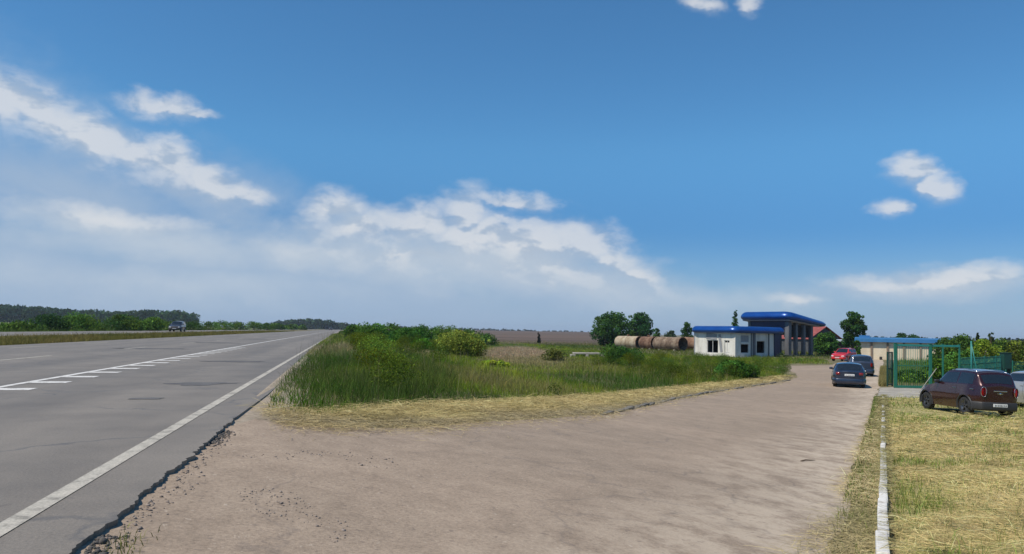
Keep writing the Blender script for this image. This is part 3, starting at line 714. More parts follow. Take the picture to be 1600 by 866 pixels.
q = A_[k_] * (1 - u_)[:, None] + A_[k_ + 1] * u_[:, None] + rng.normal(0, .28, (5200, 2)) * (.3 + 1.5 * fbm(A_[k_][:, 0] + u_ * 3, k_ * 1.0, 14))[:, None]; q = q[q[:, 0] > -.7]; d = np.hypot(q[:, 0], q[:, 1])
strands('hay_scraps', q, g(q[:, 0]) + .008 + rng.random(len(q)) * .03, rng.uniform(.08, .3, len(q)), np.clip(.0065 * d / 14, .005, .02), np.clip(np.array((.42, .34, .18)) * np.exp(rng.normal(0, .3, (len(q), 1))), 0, .7), M['hay'], .08)
# hay on the right bank
def bank_sample(n):
    q = scatter(bank_poly, n, 0, 7, 1.55); return q
q = bank_sample(270000); x, y = q[:, 0], q[:, 1]; d = np.hypot(x, y)
s = (x - BKA[0]) * KN[0] + (y - BKA[1]) * KN[1]
f = fbm(x * .8, y * .8, 51, 4); gr = sstep(.5, .66, f + .22 * sstep(2.2, 5.5, s) - .045 + .12 * sstep(17, 25, d))
cdist = np.hypot(x - CARC.x, y - CARC.y); keep = (rng.random(len(q)) > gr * .75) & (rng.random(len(q)) < .1 + sstep(2.2, 5.5, cdist)); q = q[keep]; x, y, d, f, gr, s = x[keep], y[keep], d[keep], f[keep], gr[keep], s[keep]
straw = np.array((.58, .455, .21)); olive = np.array((.34, .32, .11)); c = straw * (1 - gr[:, None]) + olive * gr[:, None]
c = c * np.exp(rng.normal(0, .28, (len(q), 1))); gd = rng.random(len(q)) < .12; c[gd] = np.array((.14, .17, .05)) * rng.uniform(.7, 1.3, (gd.sum(), 1))
dirs = 2 * np.pi * 4 * fbm(x * .5, y * .5, 63, 2) + rng.normal(0, .8, len(q))
lump = np.clip(fbm(x * 1.9, y * 1.9, 71) - .4, 0, 1) * .75 * sstep(3, 7, cdist[keep])
c = c * (.42 + 1.15 * fbm(x * 2.6, y * 2.6, 95, 3))[:, None]
strands('mown_hay', q, g(x) + bank_h(x, y) + .008 + rng.random(len(q)) ** 2 * .05 + lump * rng.random(len(q)), rng.uniform(.08, .34, len(q)), np.clip(.0034 * d / 7, .0026, .018), np.clip(c, 0, .75), M['hay'], .1, dirs)
q = bank_sample(110000); x, y = q[:, 0], q[:, 1]; d = np.hypot(x, y); s = (x - BKA[0]) * KN[0] + (y - BKA[1]) * KN[1]
f = fbm(x * .8, y * .8, 51, 4); gr = sstep(.46, .64, f + .22 * sstep(2.2, 5.5, s) - .045 + .12 * sstep(17, 25, d)); keep = rng.random(len(q)) < .1 + gr; q = q[keep]; x, y, d = x[keep], y[keep], d[keep]
blades('stubble_grass', q, g(x) + bank_h(x, y), rng.uniform(.05, .19, len(q)) * (.35 + .65 * sstep(1.5, 4, np.hypot(x - CARC.x, y - CARC.y))), np.clip(.0048 * d / 7, .004, .02), rng.uniform(.2, .9, len(q)), np.clip(np.array((.19, .24, .055)) * np.exp(rng.normal(0, .3, (len(q), 1))) * (1 + rng.normal(0, .12, (len(q), 3))), 0, .5), M['grass'])
# weeds and stray hay along the road side of the kerb
def kerb_pts(n, lo, hi, u0=0.0, u1=None, seed=0):
    u = rng.uniform(u0, u1 or Lk, n); s = rng.uniform(lo, hi, n)
    return np.stack([BKA[0] + KD[0] * u + KN[0] * s, BKA[1] + KD[1] * u + KN[1] * s], 1), u, s
q, u, s = kerb_pts(52000, -.8, .1)
wd = .18 + .22 * sstep(10, 24, u) * fbm(u * .5, u * 0, 12) * 1.7
keep = (-s) < wd * rng.random(len(q)) ** .5 * 1.3; q = q[keep]; d = np.hypot(q[:, 0], q[:, 1]); u = u[keep]
gn = (fbm(u * .7, u * 0 + 3, 15) + .25 * sstep(12, 4, u))[:, None]; gn = np.clip((gn - .35) * 3, 0, 1)
strands('stray_hay', q, g(q[:, 0]) + .006 + rng.random(len(q)) ** 2 * .09, rng.uniform(.1, .36, len(q)), np.clip(.0042 * d / 7, .0035, .016), np.clip((np.array((.54, .44, .24)) * (1 - gn * .6) + np.array((.12, .13, .045)) * gn * .6) * np.exp(rng.normal(0, .28, (len(q), 1))), 0, .7), M['hay'], .12)
q, u, s = kerb_pts(6500, -.36, -.01); keep = rng.random(len(q)) < np.clip(.12 + .9 * sstep(.45, .62, fbm(u * .9, u * 0 + 8, 25)) + .8 * sstep(17, 8, u), 0, 1); q = q[keep]; d = np.hypot(q[:, 0], q[:, 1])
blades('kerb_weeds', q, g(q[:, 0]), rng.uniform(.04, .15, len(q)), np.clip(.006 * d / 7, .005, .022), rng.uniform(.2, .8, len(q)), np.clip(np.array((.14, .18, .045)) * np.exp(rng.normal(0, .35, (len(q), 1))), 0, .5), M['grass'])
q, u, s = kerb_pts(2600, .04, .22); keep = fbm(u * 1.6, u * 0 + 4, 29) > .42; q = q[keep]; d = np.hypot(q[:, 0], q[:, 1])
strands('overhanging_hay', q, g(q[:, 0]) + .15 + rng.random(len(q)) * .04, rng.uniform(.12, .3, len(q)), np.clip(.005 * d / 7, .004, .02), np.clip(np.array((.26, .24, .11)) * np.exp(rng.normal(0, .3, (len(q), 1))), 0, .7), M['hay'], .04, np.arctan2(-KN[1], -KN[0]) + rng.normal(0, .7, len(q)))
# tuft by the broken asphalt edge
c0 = hit(165, 855); q = np.stack([rng.normal(c0.x + .08, .05, 90), rng.normal(c0.y, .14, 90)], 1)
blades('edge_grass', q, g(q[:, 0]), rng.uniform(.02, .07, len(q)), np.full(len(q), .005), rng.uniform(.3, .9, len(q)), np.clip(np.array((.16, .17, .05)) * np.exp(rng.normal(0, .3, (len(q), 1))), 0, .5), M['grass'])

# loose clods and stones on the dusty apron
def clods(name, pts, size, mat):
    bm = bmesh.new(); bmesh.ops.create_icosphere(bm, subdivisions=1, radius=1); bv = np.array([v.co[:] for v in bm.verts]); bf = np.array([[v.index for v in f.verts] for f in bm.faces]); bm.free()
    n = len(pts); V = bv[None] * (1 + rng.normal(0, .22, (n, len(bv), 1))); V = V * size[:, None, None] * rng.uniform(.6, 1.3, (n, 1, 3)) * np.array([1, 1, .6])
    V = V + np.stack([pts[:, 0], pts[:, 1], g(pts[:, 0]) + .004 + size * .25], 1)[:, None]
    F_ = (bf[None] + (np.arange(n) * len(bv))[:, None, None]).reshape(-1)
    return tag(mesh_np(name, V.reshape(-1, 3), F_, np.full(n * len(bf), 3), mat), kind='stuff')
apr = P((200, 866), (270, 780), (330, 720), (480, 700), (640, 720), (620, 790), (560, 880)); q = scatter(apr, 1500, 0, 4, 1.0)
q = q[fbm(q[:, 0] * 1.3, q[:, 1] * .8, 81) > .5]
clods('gravel', q, np.abs(rng.normal(.002, .0045, len(q))) + .002, M['clod'])
q = np.stack([-1.09 + np.abs(rng.normal(0, .07, 900)), rng.uniform(1.5, EDGE_END, 900)], 1)
clods('asphalt_crumbs', q[:520], np.abs(rng.normal(.003, .005, 520)) + .002, M['clod'])
M['crumb'] = noisy('asphalt_crumb', [(.3, (.05, .048, .045)), (.7, (.13, .12, .11))], 9, 4, .95)
q = np.stack([-1.12 + np.abs(rng.normal(0, .045, 1500)), rng.uniform(1.5, EDGE_END, 1500)], 1); q = q[fbm(q[:, 1] * 1.3, q[:, 1] * 0, 35) > .45]
clods('asphalt_rubble', q, np.abs(rng.normal(.003, .007, len(q))) + .003, M['crumb'])
mb = MB(); tw = hit(1262, 722); mb.tube([(tw.x - .13, tw.y - .02, tw.z + .02), (tw.x - .03, tw.y + .01, tw.z + .03), (tw.x + .06, tw.y, tw.z + .025), (tw.x + .15, tw.y + .03, tw.z + .02)], [.012, .012, .009, .004], 6)
tag(mb.build('twig', M['bark']), 'small dark twig lying on the dusty side road', 'twig')

# ------------------------------------------------------------------ cars
def paint(name, c, metal=.25, rough=.35, dust=.1):
    m, nt, b, out = new_mat(name); t = NT(nt)
    n1 = t.noise(t.pos(obj=True), 3, 4); n2 = t.noise(t.pos(obj=True), 40, 3)
    col = t.mix(t.ramp(n1, [(.35, 0.0), (.75, dust)]), c, (.3, .26, .22))      # road dust
    t.l(col, b.inputs['Base Color']); b.inputs['Metallic'].default_value = metal
    t.l(t.ramp(n2, [(.3, rough * .8), (.7, rough * 1.2)]), b.inputs['Roughness'])
    b.inputs['Coat Weight'].default_value = .9; b.inputs['Coat Roughness'].default_value = .06
    return m
M['glass'] = plain('tinted_glass', (.012, .016, .02), .04, spec=.9, coat=.0)
M['tyre'] = plain('tyre_rubber', (.018, .018, .018), .85)
M['rim'] = plain('rim_metal', (.12, .12, .125), .35, metal=.8)
M['alloy'] = plain('alloy_metal', (.4, .4, .41), .3, metal=.9)
M['plastic'] = plain('black_plastic', (.022, .022, .023), .6)
M['chrome'] = plain('chrome', (.65, .65, .66), .12, metal=1.0)
M['red_lens'] = plain('red_lens', (.2, .008, .007), .12, coat=1.0)
M['clear_lens'] = plain('clear_lens', (.6, .62, .64), .08, coat=1.0)
M['plate'] = plain('plate_white', (.72, .72, .7), .5)
M['ink'] = plain('plate_ink', (.04, .04, .05), .6)

HATCH = dict(L=4.12, W=1.80, H=1.66, wb=2.60, wr=.335, zhood=1.04, zdeck=1.08, belt=1.05, sill=.24, ws0=.86, ws1=.22, rw0=.03, rw1=.24, nose=.80, tall=1)
MINI = dict(HATCH, sig=.075, taper=.25, L=3.7, W=1.72, H=1.72, wb=2.4, wr=.35, ws0=.72, ws1=.12, rw0=.03, rw1=.26, zhood=1.08, zdeck=1.1, belt=1.07)
SEDANISH = dict(L=4.35, W=1.78, H=1.46, wb=2.62, wr=.315, zhood=.96, zdeck=1.0, belt=.95, sill=.22, ws0=.95, ws1=.2, rw0=.1, rw1=.72, nose=.72)
SUV = dict(L=4.4, W=1.82, H=1.66, wb=2.65, wr=.345, zhood=1.08, zdeck=1.1, belt=1.08, sill=.28, ws0=.9, ws1=.25, rw0=.04, rw1=.3, nose=.84)
SALOON = dict(L=4.55, W=1.78, H=1.46, wb=2.68, wr=.315, zhood=.96, zdeck=1.02, belt=.95, sill=.22, ws0=.85, ws1=.15, rw0=.62, rw1=1.25, nose=.72)

def gsm(y, x, sig):
    out = np.empty_like(y)
    for i in range(len(x)):
        w = np.exp(-((x - x[i]) / sig) ** 2 / 2); out[i] = (w * y).sum() / w.sum()
    return out

def make_car(name, label, loc, heading, sp, body_mat, roof_mat=None, rim='rim', cladding=True, rails=False, group=None, plate=True, emblem=False, rear_chrome=False, bumper_mat=None):
    root = empty(name, loc); tag(root, label, 'car', group)
    L, W, H = sp['L'], sp['W'], sp['H']; h = L / 2; sill = sp['sill']
    yf, yr = sp['wb'] / 2 + .05, -sp['wb'] / 2 + .05; wr = sp['wr']; ra = wr + .045
    T = np.linspace(-h, h, 260)
    y_ws0, y_ws1 = sp['ws0'], sp['ws1']; y_rw0, y_rw1 = -h + sp['rw0'], -h + sp['rw1']
    K = [(-h, sp['zdeck'] - .06), (-h + sp['rw0'] * .5, sp['zdeck']), (y_rw0, sp['zdeck'] + .02), (y_rw1, H - .05), ((y_rw1 + y_ws1) / 2 - .1, H), (y_ws1, H - .045), (y_ws0, sp['zhood'] + .01), (h - .55, sp['zhood'] - .09), (h - .16, sp['nose'] + .02), (h, sp['nose'] - .16)]
    zt = gsm(np.interp(T, [k[0] for k in K], [k[1] for k in K]), T, sp.get('sig', .04))
    plan_ = 1 - sp.get('taper', .2) * np.clip((np.abs(T) - (h - .6)) / .6, 0, 1) ** 2.2
    rise = .04 * (1 - (T + h) / L)                                    # waistline climbs to the rear
    zb_ = np.minimum(sp['belt'] + rise, zt - .035)
    c = np.clip((zt - sp['belt'] - .05) / (H - sp['belt'] - .05), 0, 1)
    wb_ = W / 2 * .965 * plan_; wm = W / 2 * plan_; wl = W / 2 * .93 * plan_
    wre = wb_ * .9 * (1 - c) + W / 2 * .735 * c * (.55 + .45 * plan_); zre = zt - (.03 * (1 - c) + .075 * c)
    zl = sill + .06 * np.clip((np.abs(T) - (h - .45)) / .45, 0, 1)
    for yc in (yf, yr):
        dd = np.abs(T - yc); zl = np.where(dd < ra, np.maximum(zl, wr + np.sqrt(np.clip(ra ** 2 - dd ** 2, 0, None))), zl)
    zm = np.maximum(sill + (zb_ - sill) * .55, zl + .02)
    VV = np.concatenate([np.linspace(0, 1, 4)[:-1], [1.0], np.linspace(1, 2, 6)[1:-1], [1.93, 2.0, 2.07], np.linspace(2, 3, 6)[1:-1], [2.92, 3.0, 3.1], np.linspace(3, 4, 6)[1:]])
    VV = np.unique(VV)
    def S(y, v, side=1):
        i = lambda a: np.interp(y, T, a)
        v = np.asarray(v, float) + 0 * np.asarray(y, float)
        xs = np.stack([i(wl), i(wm), i(wb_), i(wre)]); zs = np.stack([i(zl), i(zm), i(zb_), i(zre)])
        k = np.clip(np.floor(v).astype(int), 0, 2); f = v - k
        idx = np.arange(v.size).reshape(v.shape) if v.shape else 0
        def pick(A, kk): return np.take_along_axis(A, kk[None], 0)[0] if v.shape else A[kk]
        x = pick(xs, k) * (1 - f) + pick(xs, k + 1) * f; z = pick(zs, k) * (1 - f) + pick(zs, k + 1) * f
        x = x + np.where(v < 2, .018 * np.sin(np.pi * np.clip(v, 0, 2) / 2), .012 * np.sin(np.pi * np.clip(v - 2, 0, 1)))
        s = np.clip(v - 3, 0, 1); top = v > 3
        x = np.where(top, i(wre) * (1 - s), x); z = np.where(top, i(zre) + (i(zt) - i(zre)) * (1 - (1 - s) ** 2.2), z)
        return np.stack([side * x, np.asarray(y, float) + 0 * v, z], -1)
    # body shell, both sides and end caps
    mb = MB(); Ys = np.unique(np.concatenate([np.linspace(-h, h, 64), yf + np.linspace(-ra, ra, 17), yr + np.linspace(-ra, ra, 17)]))
    nY, nV = len(Ys), len(VV); gy, gv = np.meshgrid(Ys, VV, indexing='ij')
    for sd in (1, -1):
        vs = S(gy, gv, sd).reshape(-1, 3)
        fs = [(i * nV + j, (i + 1) * nV + j, (i + 1) * nV + j + 1, i * nV + j + 1) for i in range(nY - 1) for j in range(nV - 1)]
        if sd < 0: fs = [f[::-1] for f in fs]
        mb.add(vs, fs, True)
    for ye in (-h, h):
        a = S(np.full(nV, ye), VV, 1); b = S(np.full(nV, ye), VV, -1)
        vs = []; nC = 9; bul = (.05 if ye > 0 else .045) * (1 if ye > 0 else -1)
        for k in range(nC):
            f = k / (nC - 1); p = a * (1 - f) + b * f
            zz = np.clip((p[:, 2] - sill) / .8, 0, 1)
            p[:, 1] += bul * (1 - (2 * f - 1) ** 2) ; vs.append(p)
        vs = np.stack(vs).reshape(-1, 3)
        mb.add(vs, [(k * nV + j, k * nV + j + 1, (k + 1) * nV + j + 1, (k + 1) * nV + j) for k in range(nC - 1) for j in range(nV - 1)], True)
    bo = mb.build('body', body_mat, root, fix=False)
    bm = bmesh.new(); bm.from_mesh(bo.data); bmesh.ops.remove_doubles(bm, verts=bm.verts, dist=.0008); bmesh.ops.recalc_face_normals(bm, faces=bm.faces)
    for e in bm.edges:
        if len(e.link_faces) == 2 and e.calc_face_angle(0) > R(50): e.smooth = False
    bm.to_mesh(bo.data); bm.free()
    def patch(nm, cs, mat, off=.004, both=False, sides=(1,), nu=14, nv=8, parent=None):
        """glass or trim that follows the body surface; cs = four (y, v) corners"""
        m_ = MB()
        for sd in sides:
            u, w = np.meshgrid(np.linspace(0, 1, nu), np.linspace(0, 1, nv), indexing='ij')
            C_ = np.array(cs); yv = (C_[0] * ((1 - u) * (1 - w))[..., None] + C_[1] * (u * (1 - w))[..., None] + C_[2] * (u * w)[..., None] + C_[3] * ((1 - u) * w)[..., None])
            p = S(yv[..., 0], yv[..., 1], sd); e = 1e-3
            pu = S(yv[..., 0] + e, yv[..., 1], sd) - p; pv = S(yv[..., 0], np.clip(yv[..., 1] - e, 0, 4), sd) - p
            nn = np.cross(pu, pv); nn /= np.maximum(np.linalg.norm(nn, axis=-1, keepdims=True), 1e-9)
            out = np.where((nn[..., :1] * sd + nn[..., 2:] * .6) < 0, -nn, nn); p = p + out * off
            m_.add(p.reshape(-1, 3), [(i * nv + j, (i + 1) * nv + j, (i + 1) * nv + j + 1, i * nv + j + 1) for i in range(nu - 1) for j in range(nv - 1)], True)
        return m_.build(nm, mat, parent or root, fix=False)
    G = M['glass']
    patch('windscreen', [(y_ws0 - .03, 3.1), (y_ws1 + .04, 3.1), (y_ws1 + .04, 4), (y_ws0 - .03, 4)], G, sides=(1, -1), off=.006)
    if sp['rw1'] - sp['rw0'] > .1:
        patch('rear_window', [(y_rw0 + .02, 3.14), (y_rw1 - .035, 3.1), (y_rw1 - .035, 4), (y_rw0 + .02, 4)], G, sides=(1, -1), off=.006)
    ybp = (y_ws1 + y_rw1) / 2 + (.05 if sp is not SALOON else -.1); yq = y_rw1 + .12 if sp.get('tall') or sp is SUV else y_rw1 - .18
    y3 = ybp - .85 if sp.get('tall') or sp is SUV else None
    for sd in (1, -1):
        patch('side_window', [(ybp + .04, 2.14), (y_ws0 - .2, 2.14), (y_ws1 + .02, 2.88), (ybp + .04, 2.88)], G, sides=(sd,))
        if y3:
            patch('side_window', [(y3, 2.14), (ybp - .04, 2.14), (ybp - .04, 2.88), (y3 + .03, 2.88)], G, sides=(sd,))
            patch('side_window', [(y_rw0 + .22, 2.16), (y3 - .06, 2.14), (y3 - .04, 2.88), (y_rw1 + .06, 2.86)], G, sides=(sd,))
        else:
            patch('side_window', [(max(yq - .3, y_rw0 + .5), 2.14), (ybp - .04, 2.14), (ybp - .04, 2.88), (yq + .25, 2.86)], G, sides=(sd,))
        for yd_ in (ybp - .02 + .02, ):
            patch('door_seam', [(ybp - .006, .3), (ybp + .006, .3), (ybp + .006, 2.05), (ybp - .006, 2.05)], M['plastic'], sides=(sd,), off=.002, nu=2, nv=14)
        mbh = MB()
        for yh in (ybp + .1, ybp - .85):
            p = S(np.array(yh), np.array(1.72), sd); m_ = MB(); m_.box((p[0] + sd * .012, yh, p[2]), (.03, .2, .03), bev=.008); m_.build('door_handle', M['chrome'] if rear_chrome else body_mat, root)
        p = S(np.array(y_ws0 - .3), np.array(2.12), sd); m_ = MB()
        m_.box((p[0] + sd * .1, y_ws0 - .3, p[2] + .05), (.2, .09, .13), bev=.035); m_.box((p[0] + sd * .01, y_ws0 - .28, p[2] - .01), (.06, .05, .05), bev=.01)
        m_.build('door_mirror', body_mat if not rear_chrome else M['plastic'], root)
        # lamps
        zt_l = (sp['belt'] + .6) / 2 + .02; yy = -h
        p = S(np.array(-h + .05), np.array(1.6), sd); hatch = sp.get('tall')
        m_ = MB(); hh_ = .33 if hatch else .15; ww = .155 if hatch else .24
        m_.box((p[0] - sd * (ww / 2 + .0), -h - .012, p[2] - (.03 if hatch else 0)), (ww, .09, hh_), rz=sd * R(16), bev=.04 if not hatch else .08)
        tl = m_.build('tail_light', M['red_lens'], root)
        if rear_chrome:
            m_ = MB(); cx, cz = p[0] - sd * ww / 2, p[2] - .03
            ring = [(cx + math.cos(a) * (ww / 2 + .012), -h - .045 + sd * (math.cos(a) * ww / 2) * math.tan(R(16)) * 1.0, cz + math.sin(a) * (hh_ / 2 + .012)) for a in np.linspace(0, 2 * math.pi, 25)]
            m_.tube(ring, .009, 6, False); m_.build('light_ring', M['chrome'], tl)
        p = S(np.array(h - .12), np.array(1.75), sd); m_ = MB(); m_.box((p[0] - sd * .14, h - .12, p[2] - .05), (.34, .22, .18), rz=-sd * R(24), bev=.06); m_.build('headlight', M['clear_lens'], root)
    # bumpers wrap round the ends
    bmat = bumper_mat or (M['plastic'] if cladding else body_mat)
    for e in (-1, 1):
        m_ = MB(); path = []
        for y_ in np.linspace(h - .42, h, 6): path.append((float(np.interp(e * y_, T, wm)) + .012, e * y_))
        xe = path[-1][0]; path += [(xe * math.cos(a) * 1.0, e * (h + .055 * math.sin(a))) for a in np.linspace(.25, math.pi - .25, 9)]
        path += [(-x, y_) for (x, y_) in path[:6][::-1]]
        prof_ = [(-.06, .02), (.0, -.01), (.022, .06), (.02, .2), (.0, .25), (-.05, .26)]; vs = []; base = sill + .02
        for (x, y_) in path:
            nx, ny = x / (W * .5), (y_ / h); ln = math.hypot(nx * (1.0 if abs(y_) < h - .01 else .3), ny if abs(y_) >= h - .01 else .0) or 1
            ox = (nx if abs(y_) < h - .01 else nx * .3) / ln; oy = (ny if abs(y_) >= h - .01 else 0) / ln
            for (o_, z_) in prof_: vs.append((x + ox * o_, y_ + oy * o_, base + z_ + (0 if z_ < .2 else .05)))
        n_ = len(prof_)
        m_.add(vs, [(i * n_ + j, (i + 1) * n_ + j, (i + 1) * n_ + j + 1, i * n_ + j + 1) for i in range(len(path) - 1) for j in range(n_ - 1)], True)
        m_.build('bumper', bmat, root)
        if plate:
            m_ = MB(); m_.box((0, e * (h + .075), (sill + .21) if e > 0 or sp.get('tall') or sp is SUV else sp['zdeck'] - .25), (.52, .014, .112), bev=.005); pl = m_.build('number_plate', M['plate'], root)
            m_ = MB()
            zz_ = (sill + .21) if e > 0 or sp.get('tall') or sp is SUV else sp['zdeck'] - .25
            for k in range(8): m_.box((-.19 + k * .053 + (.012 if k > 1 else 0) + (.012 if k > 5 else 0), e * (h + .0835), zz_), (.026, .004, .06))
            m_.box((0, e * (h + .0825), zz_ - .04), (.44, .002, .004))
            m_.build('plate_lettering', M['ink'], pl)
    if rear_chrome:
        m_ = MB(); m_.box((0, -h - .052, sp['zdeck'] - .14), (.5, .03, .035), bev=.01); m_.build('tailgate_handle', M['chrome'], root)
    if emblem:
        m_ = MB(); m_.lathe_x([(-.008, 0), (-.008, .034), (.004, .04), (.008, 0)], 16)
        m_.v = [(v[1], -h - .055 - abs(v[0]), v[2] + sp['zdeck'] - .23) for v in m_.v]
        for sd in (1, -1):
            m_.box((sd * .075, -h - .05, sp['zdeck'] - .222), (.075, .012, .012)); m_.box((sd * .068, -h - .05, sp['zdeck'] - .24), (.055, .012, .01))
        m_.build('badge', M['chrome'], root)
    m_ = MB(); m_.box((0, h + .03, sp['nose'] - .17), (.8, .05, .13), bev=.03); m_.build('grille', M['plastic'], root)
    if roof_mat:
        patch('roof_panel', [(y_rw1 + .02, 3.02), (y_ws1 - .02, 3.02), (y_ws1 - .02, 4), (y_rw1 + .02, 4)], roof_mat, sides=(1, -1), off=.005)
    if rails:
        for sd in (1, -1):
            m_ = MB(); pts = [S(np.array(y_), np.array(3.12), sd) + np.array((0, 0, .045 if 0 < k < 5 else .0)) for k, y_ in enumerate(np.linspace(y_rw1 + .12, y_ws1 - .12, 6))]
            m_.tube([tuple(p) for p in pts], .016, 7); m_.build('roof_rail', M['chrome'] if rear_chrome else M['plastic'], root)
    m_ = MB(); m_.box((0, 0, sill + .12), (W * .72, L * .9, .2), bev=.03); m_.build('underbody', M['plastic'], root)
    for yc in (yf, yr):
        for sd in (1, -1):
            if cladding:
                m_ = MB(); xo = float(np.interp(yc, T, wm)) + .004; vs = []; na = 17
                for k in range(na):
                    a = math.pi * (k / (na - 1)) * 1.16 - .08 * math.pi
                    for (r_, o_) in ((ra - .005, -.03), (ra - .005, .012), (ra + .055, .01), (ra + .06, -.03)):
                        vs.append((sd * (xo + o_ - .03 * (1 - math.sin(max(0, min(math.pi, a)))) ), yc + r_ * math.cos(a), max(wr + r_ * math.sin(a), sill)))
                m_.add(vs, [(i * 4 + j, (i + 1) * 4 + j, (i + 1) * 4 + j + 1, i * 4 + j + 1) for i in range(na - 1) for j in range(3)], True)
                m_.build('wheel_arch', M['plastic'], root)
            xw = W / 2 - .13; m_ = MB()
            m_.lathe_x([(-.1, wr * .64), (-.105, wr * .9), (-.085, wr * .985), (-.05, wr), (.05, wr), (.085, wr * .985), (.105, wr * .9), (.1, wr * .64), (.05, wr * .6), (-.05, wr * .6), (-.1, wr * .64)], 32, (sd * xw, yc, wr))
            wh = m_.build('wheel', M['tyre'], root)
            m_ = MB(); m_.lathe_x([(sd * .095, wr * .645), (sd * .1, wr * .6), (sd * .04, wr * .56), (sd * .03, wr * .1), (sd * .06, wr * .08), (sd * .06, 0)], 32, (sd * xw, yc, wr))
            for k in range(5):
                a = k * 2 * math.pi / 5 + .3
                m_.box((sd * (xw + .07), yc + math.cos(a) * wr * .34, wr + math.sin(a) * wr * .34), (.03, wr * .52, .06), rx=a, bev=.006)
            m_.build('rim', M[rim], wh)
    # stand on the sloping ground
    f = Vector((math.sin(heading), math.cos(heading), 0)); r_ = Vector((f.y, -f.x, 0)); p0 = Vector(loc)
    gz = lambda p: float(g(p.x))
    fz_ = (gz(p0 + f * yf) - gz(p0 + f * yr)) / sp['wb']; rz_ = (gz(p0 + r_ * .8) - gz(p0 - r_ * .8)) / 1.6
    f2 = Vector((f.x, f.y, fz_)).normalized(); r3 = Vector((r_.x, r_.y, rz_)).normalized(); up = r3.cross(f2).normalized(); r3 = f2.cross(up)
    zc = max(gz(p0), (gz(p0 + f * yf) + gz(p0 + f * yr)) / 2)
    root.matrix_world = Matrix(((r3.x, f2.x, up.x, p0.x), (r3.y, f2.y, up.y, p0.y), (r3.z, f2.z, up.z, zc), (0, 0, 0, 1)))
    return root

AX = YAW
def gp(px, py):
    p = hit(px, py); return p
# maroon estate hatchback on the mown bank
rl = hit(1509, 649); hd = AX - R(2); fw = Vector((math.sin(hd), math.cos(hd), 0)); rt = Vector((fw.y, -fw.x, 0))
c = rl + fw * (MINI['wb'] / 2 - .05) + rt * (MINI['W'] / 2 - .1)
maroon = make_car('parked_car', 'maroon five-door hatchback with chrome-ringed tail lights parked on the mown bank', (c.x, c.y, 0), hd, MINI, paint('maroon_paint', (.032, .004, .005), .4, .28, .03), roof_mat=paint('grey_roof_paint', (.16, .17, .19)), rails=True, emblem=True, rear_chrome=True, group='cars parked by the green gate')
p = at(1612, 33.0)
make_car('parked_car', 'silver car cut off by the right edge, parked beyond the maroon hatchback', (p.x, p.y, 0), AX + R(1), SUV, paint('silver_paint', (.42, .43, .44), .5), rim='alloy', group='cars parked by the green gate')
p = hit(1327, 606); hd = AX + R(22)
c = p + Vector((math.sin(hd), math.cos(hd), 0)) * 2.0
make_car('car', 'dark blue hatchback seen from behind, nearest car on the side road', (c.x, c.y, 0), hd, SEDANISH, paint('navy_paint', (.01, .02, .045), .3, .35, .03), cladding=False, rim='alloy', group='cars on the side road')
p = at(1343, 60)
make_car('car', 'blue-grey car half hidden just ahead of the dark blue hatchback', (p.x, p.y, 0), AX + R(20), HATCH, paint('steel_paint', (.03, .045, .08), .4, .35, .04), cladding=False, rim='alloy', group='cars on the side road')
p = at(1319, 96)
make_car('car', 'bright red hatchback in front of the barn, farthest car on the side road', (p.x, p.y, 0), AX + R(24 + 180 + 22), HATCH, paint('red_paint', (.5, .012, .01), .0, .4, .03), cladding=False, rim='alloy', group='cars on the side road')
# highway traffic
d = 118; p = at(277, d)
make_car('highway_car', 'dark car on the far carriageway coming towards the viewer', (p.x, p.y, 0), R(180), SUV, paint('black_paint', (.008, .01, .016), .0, .5), rim='alloy', group='cars on the highway')
p = Vector((-6.6, 470, 0))
make_car('highway_car', 'tiny dark car far away on the near carriageway, close to the vanishing point', (p.x, p.y, 0), 0, SUV, paint('dark_grey_paint', (.03, .03, .035), .3), group='cars on the highway')
p = Vector((-27.0, 560, 0))
make_car('highway_car', 'tiny white car far away on the far carriageway, close to the vanishing point', (p.x, p.y, 0), R(180), SUV, paint('white_car_paint', (.75, .75, .75), .0), group='cars on the highway')

# ------------------------------------------------------------------ filling station
M['blue'] = noisy('blue_cladding', [(.3, (.003, .05, .24)), (.7, (.006, .075, .31))], .8, 5, .3, fine=(6, .1), obj=True, spec=.6, metal=.35)
M['white_wall'] = noisy('white_wall_panel', [(.3, (.4, .39, .34)), (.5, (.6, .59, .53)), (.8, (.66, .655, .6))], 1.1, 6, .8, stretch=(1, 1, .35), fine=(5, .1), obj=True)
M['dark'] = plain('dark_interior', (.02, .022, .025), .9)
M['grey_panel'] = noisy('grey_panel', [(.3, (.2, .21, .22)), (.7, (.3, .31, .32))], 1.2, 5, .7, stretch=(1, 1, .3), obj=True)
M['navy'] = plain('navy_panel', (.005, .01, .05), .5)
M['pillar'] = noisy('pillar_cladding', [(.3, (.085, .09, .1)), (.7, (.135, .14, .15))], 1.5, 5, .6, stretch=(1, 1, .3), obj=True)
M['frame'] = plain('window_frame', (.5, .5, .48), .6)
M['soffit'] = plain('soffit', (.32, .31, .33), .8)
RA = Vector((math.cos(R(35)), math.sin(R(35)))); LA = Vector((-math.sin(R(35)), math.cos(R(35))))   # along right / left wall, in camera right-forward terms
def cam_xy(v): w = RGT * v.x + FWD * v.y; return w
st_rz = math.atan2(cam_xy(RA).y, cam_xy(RA).x)      # local +X = right wall direction, local +Y = left wall direction
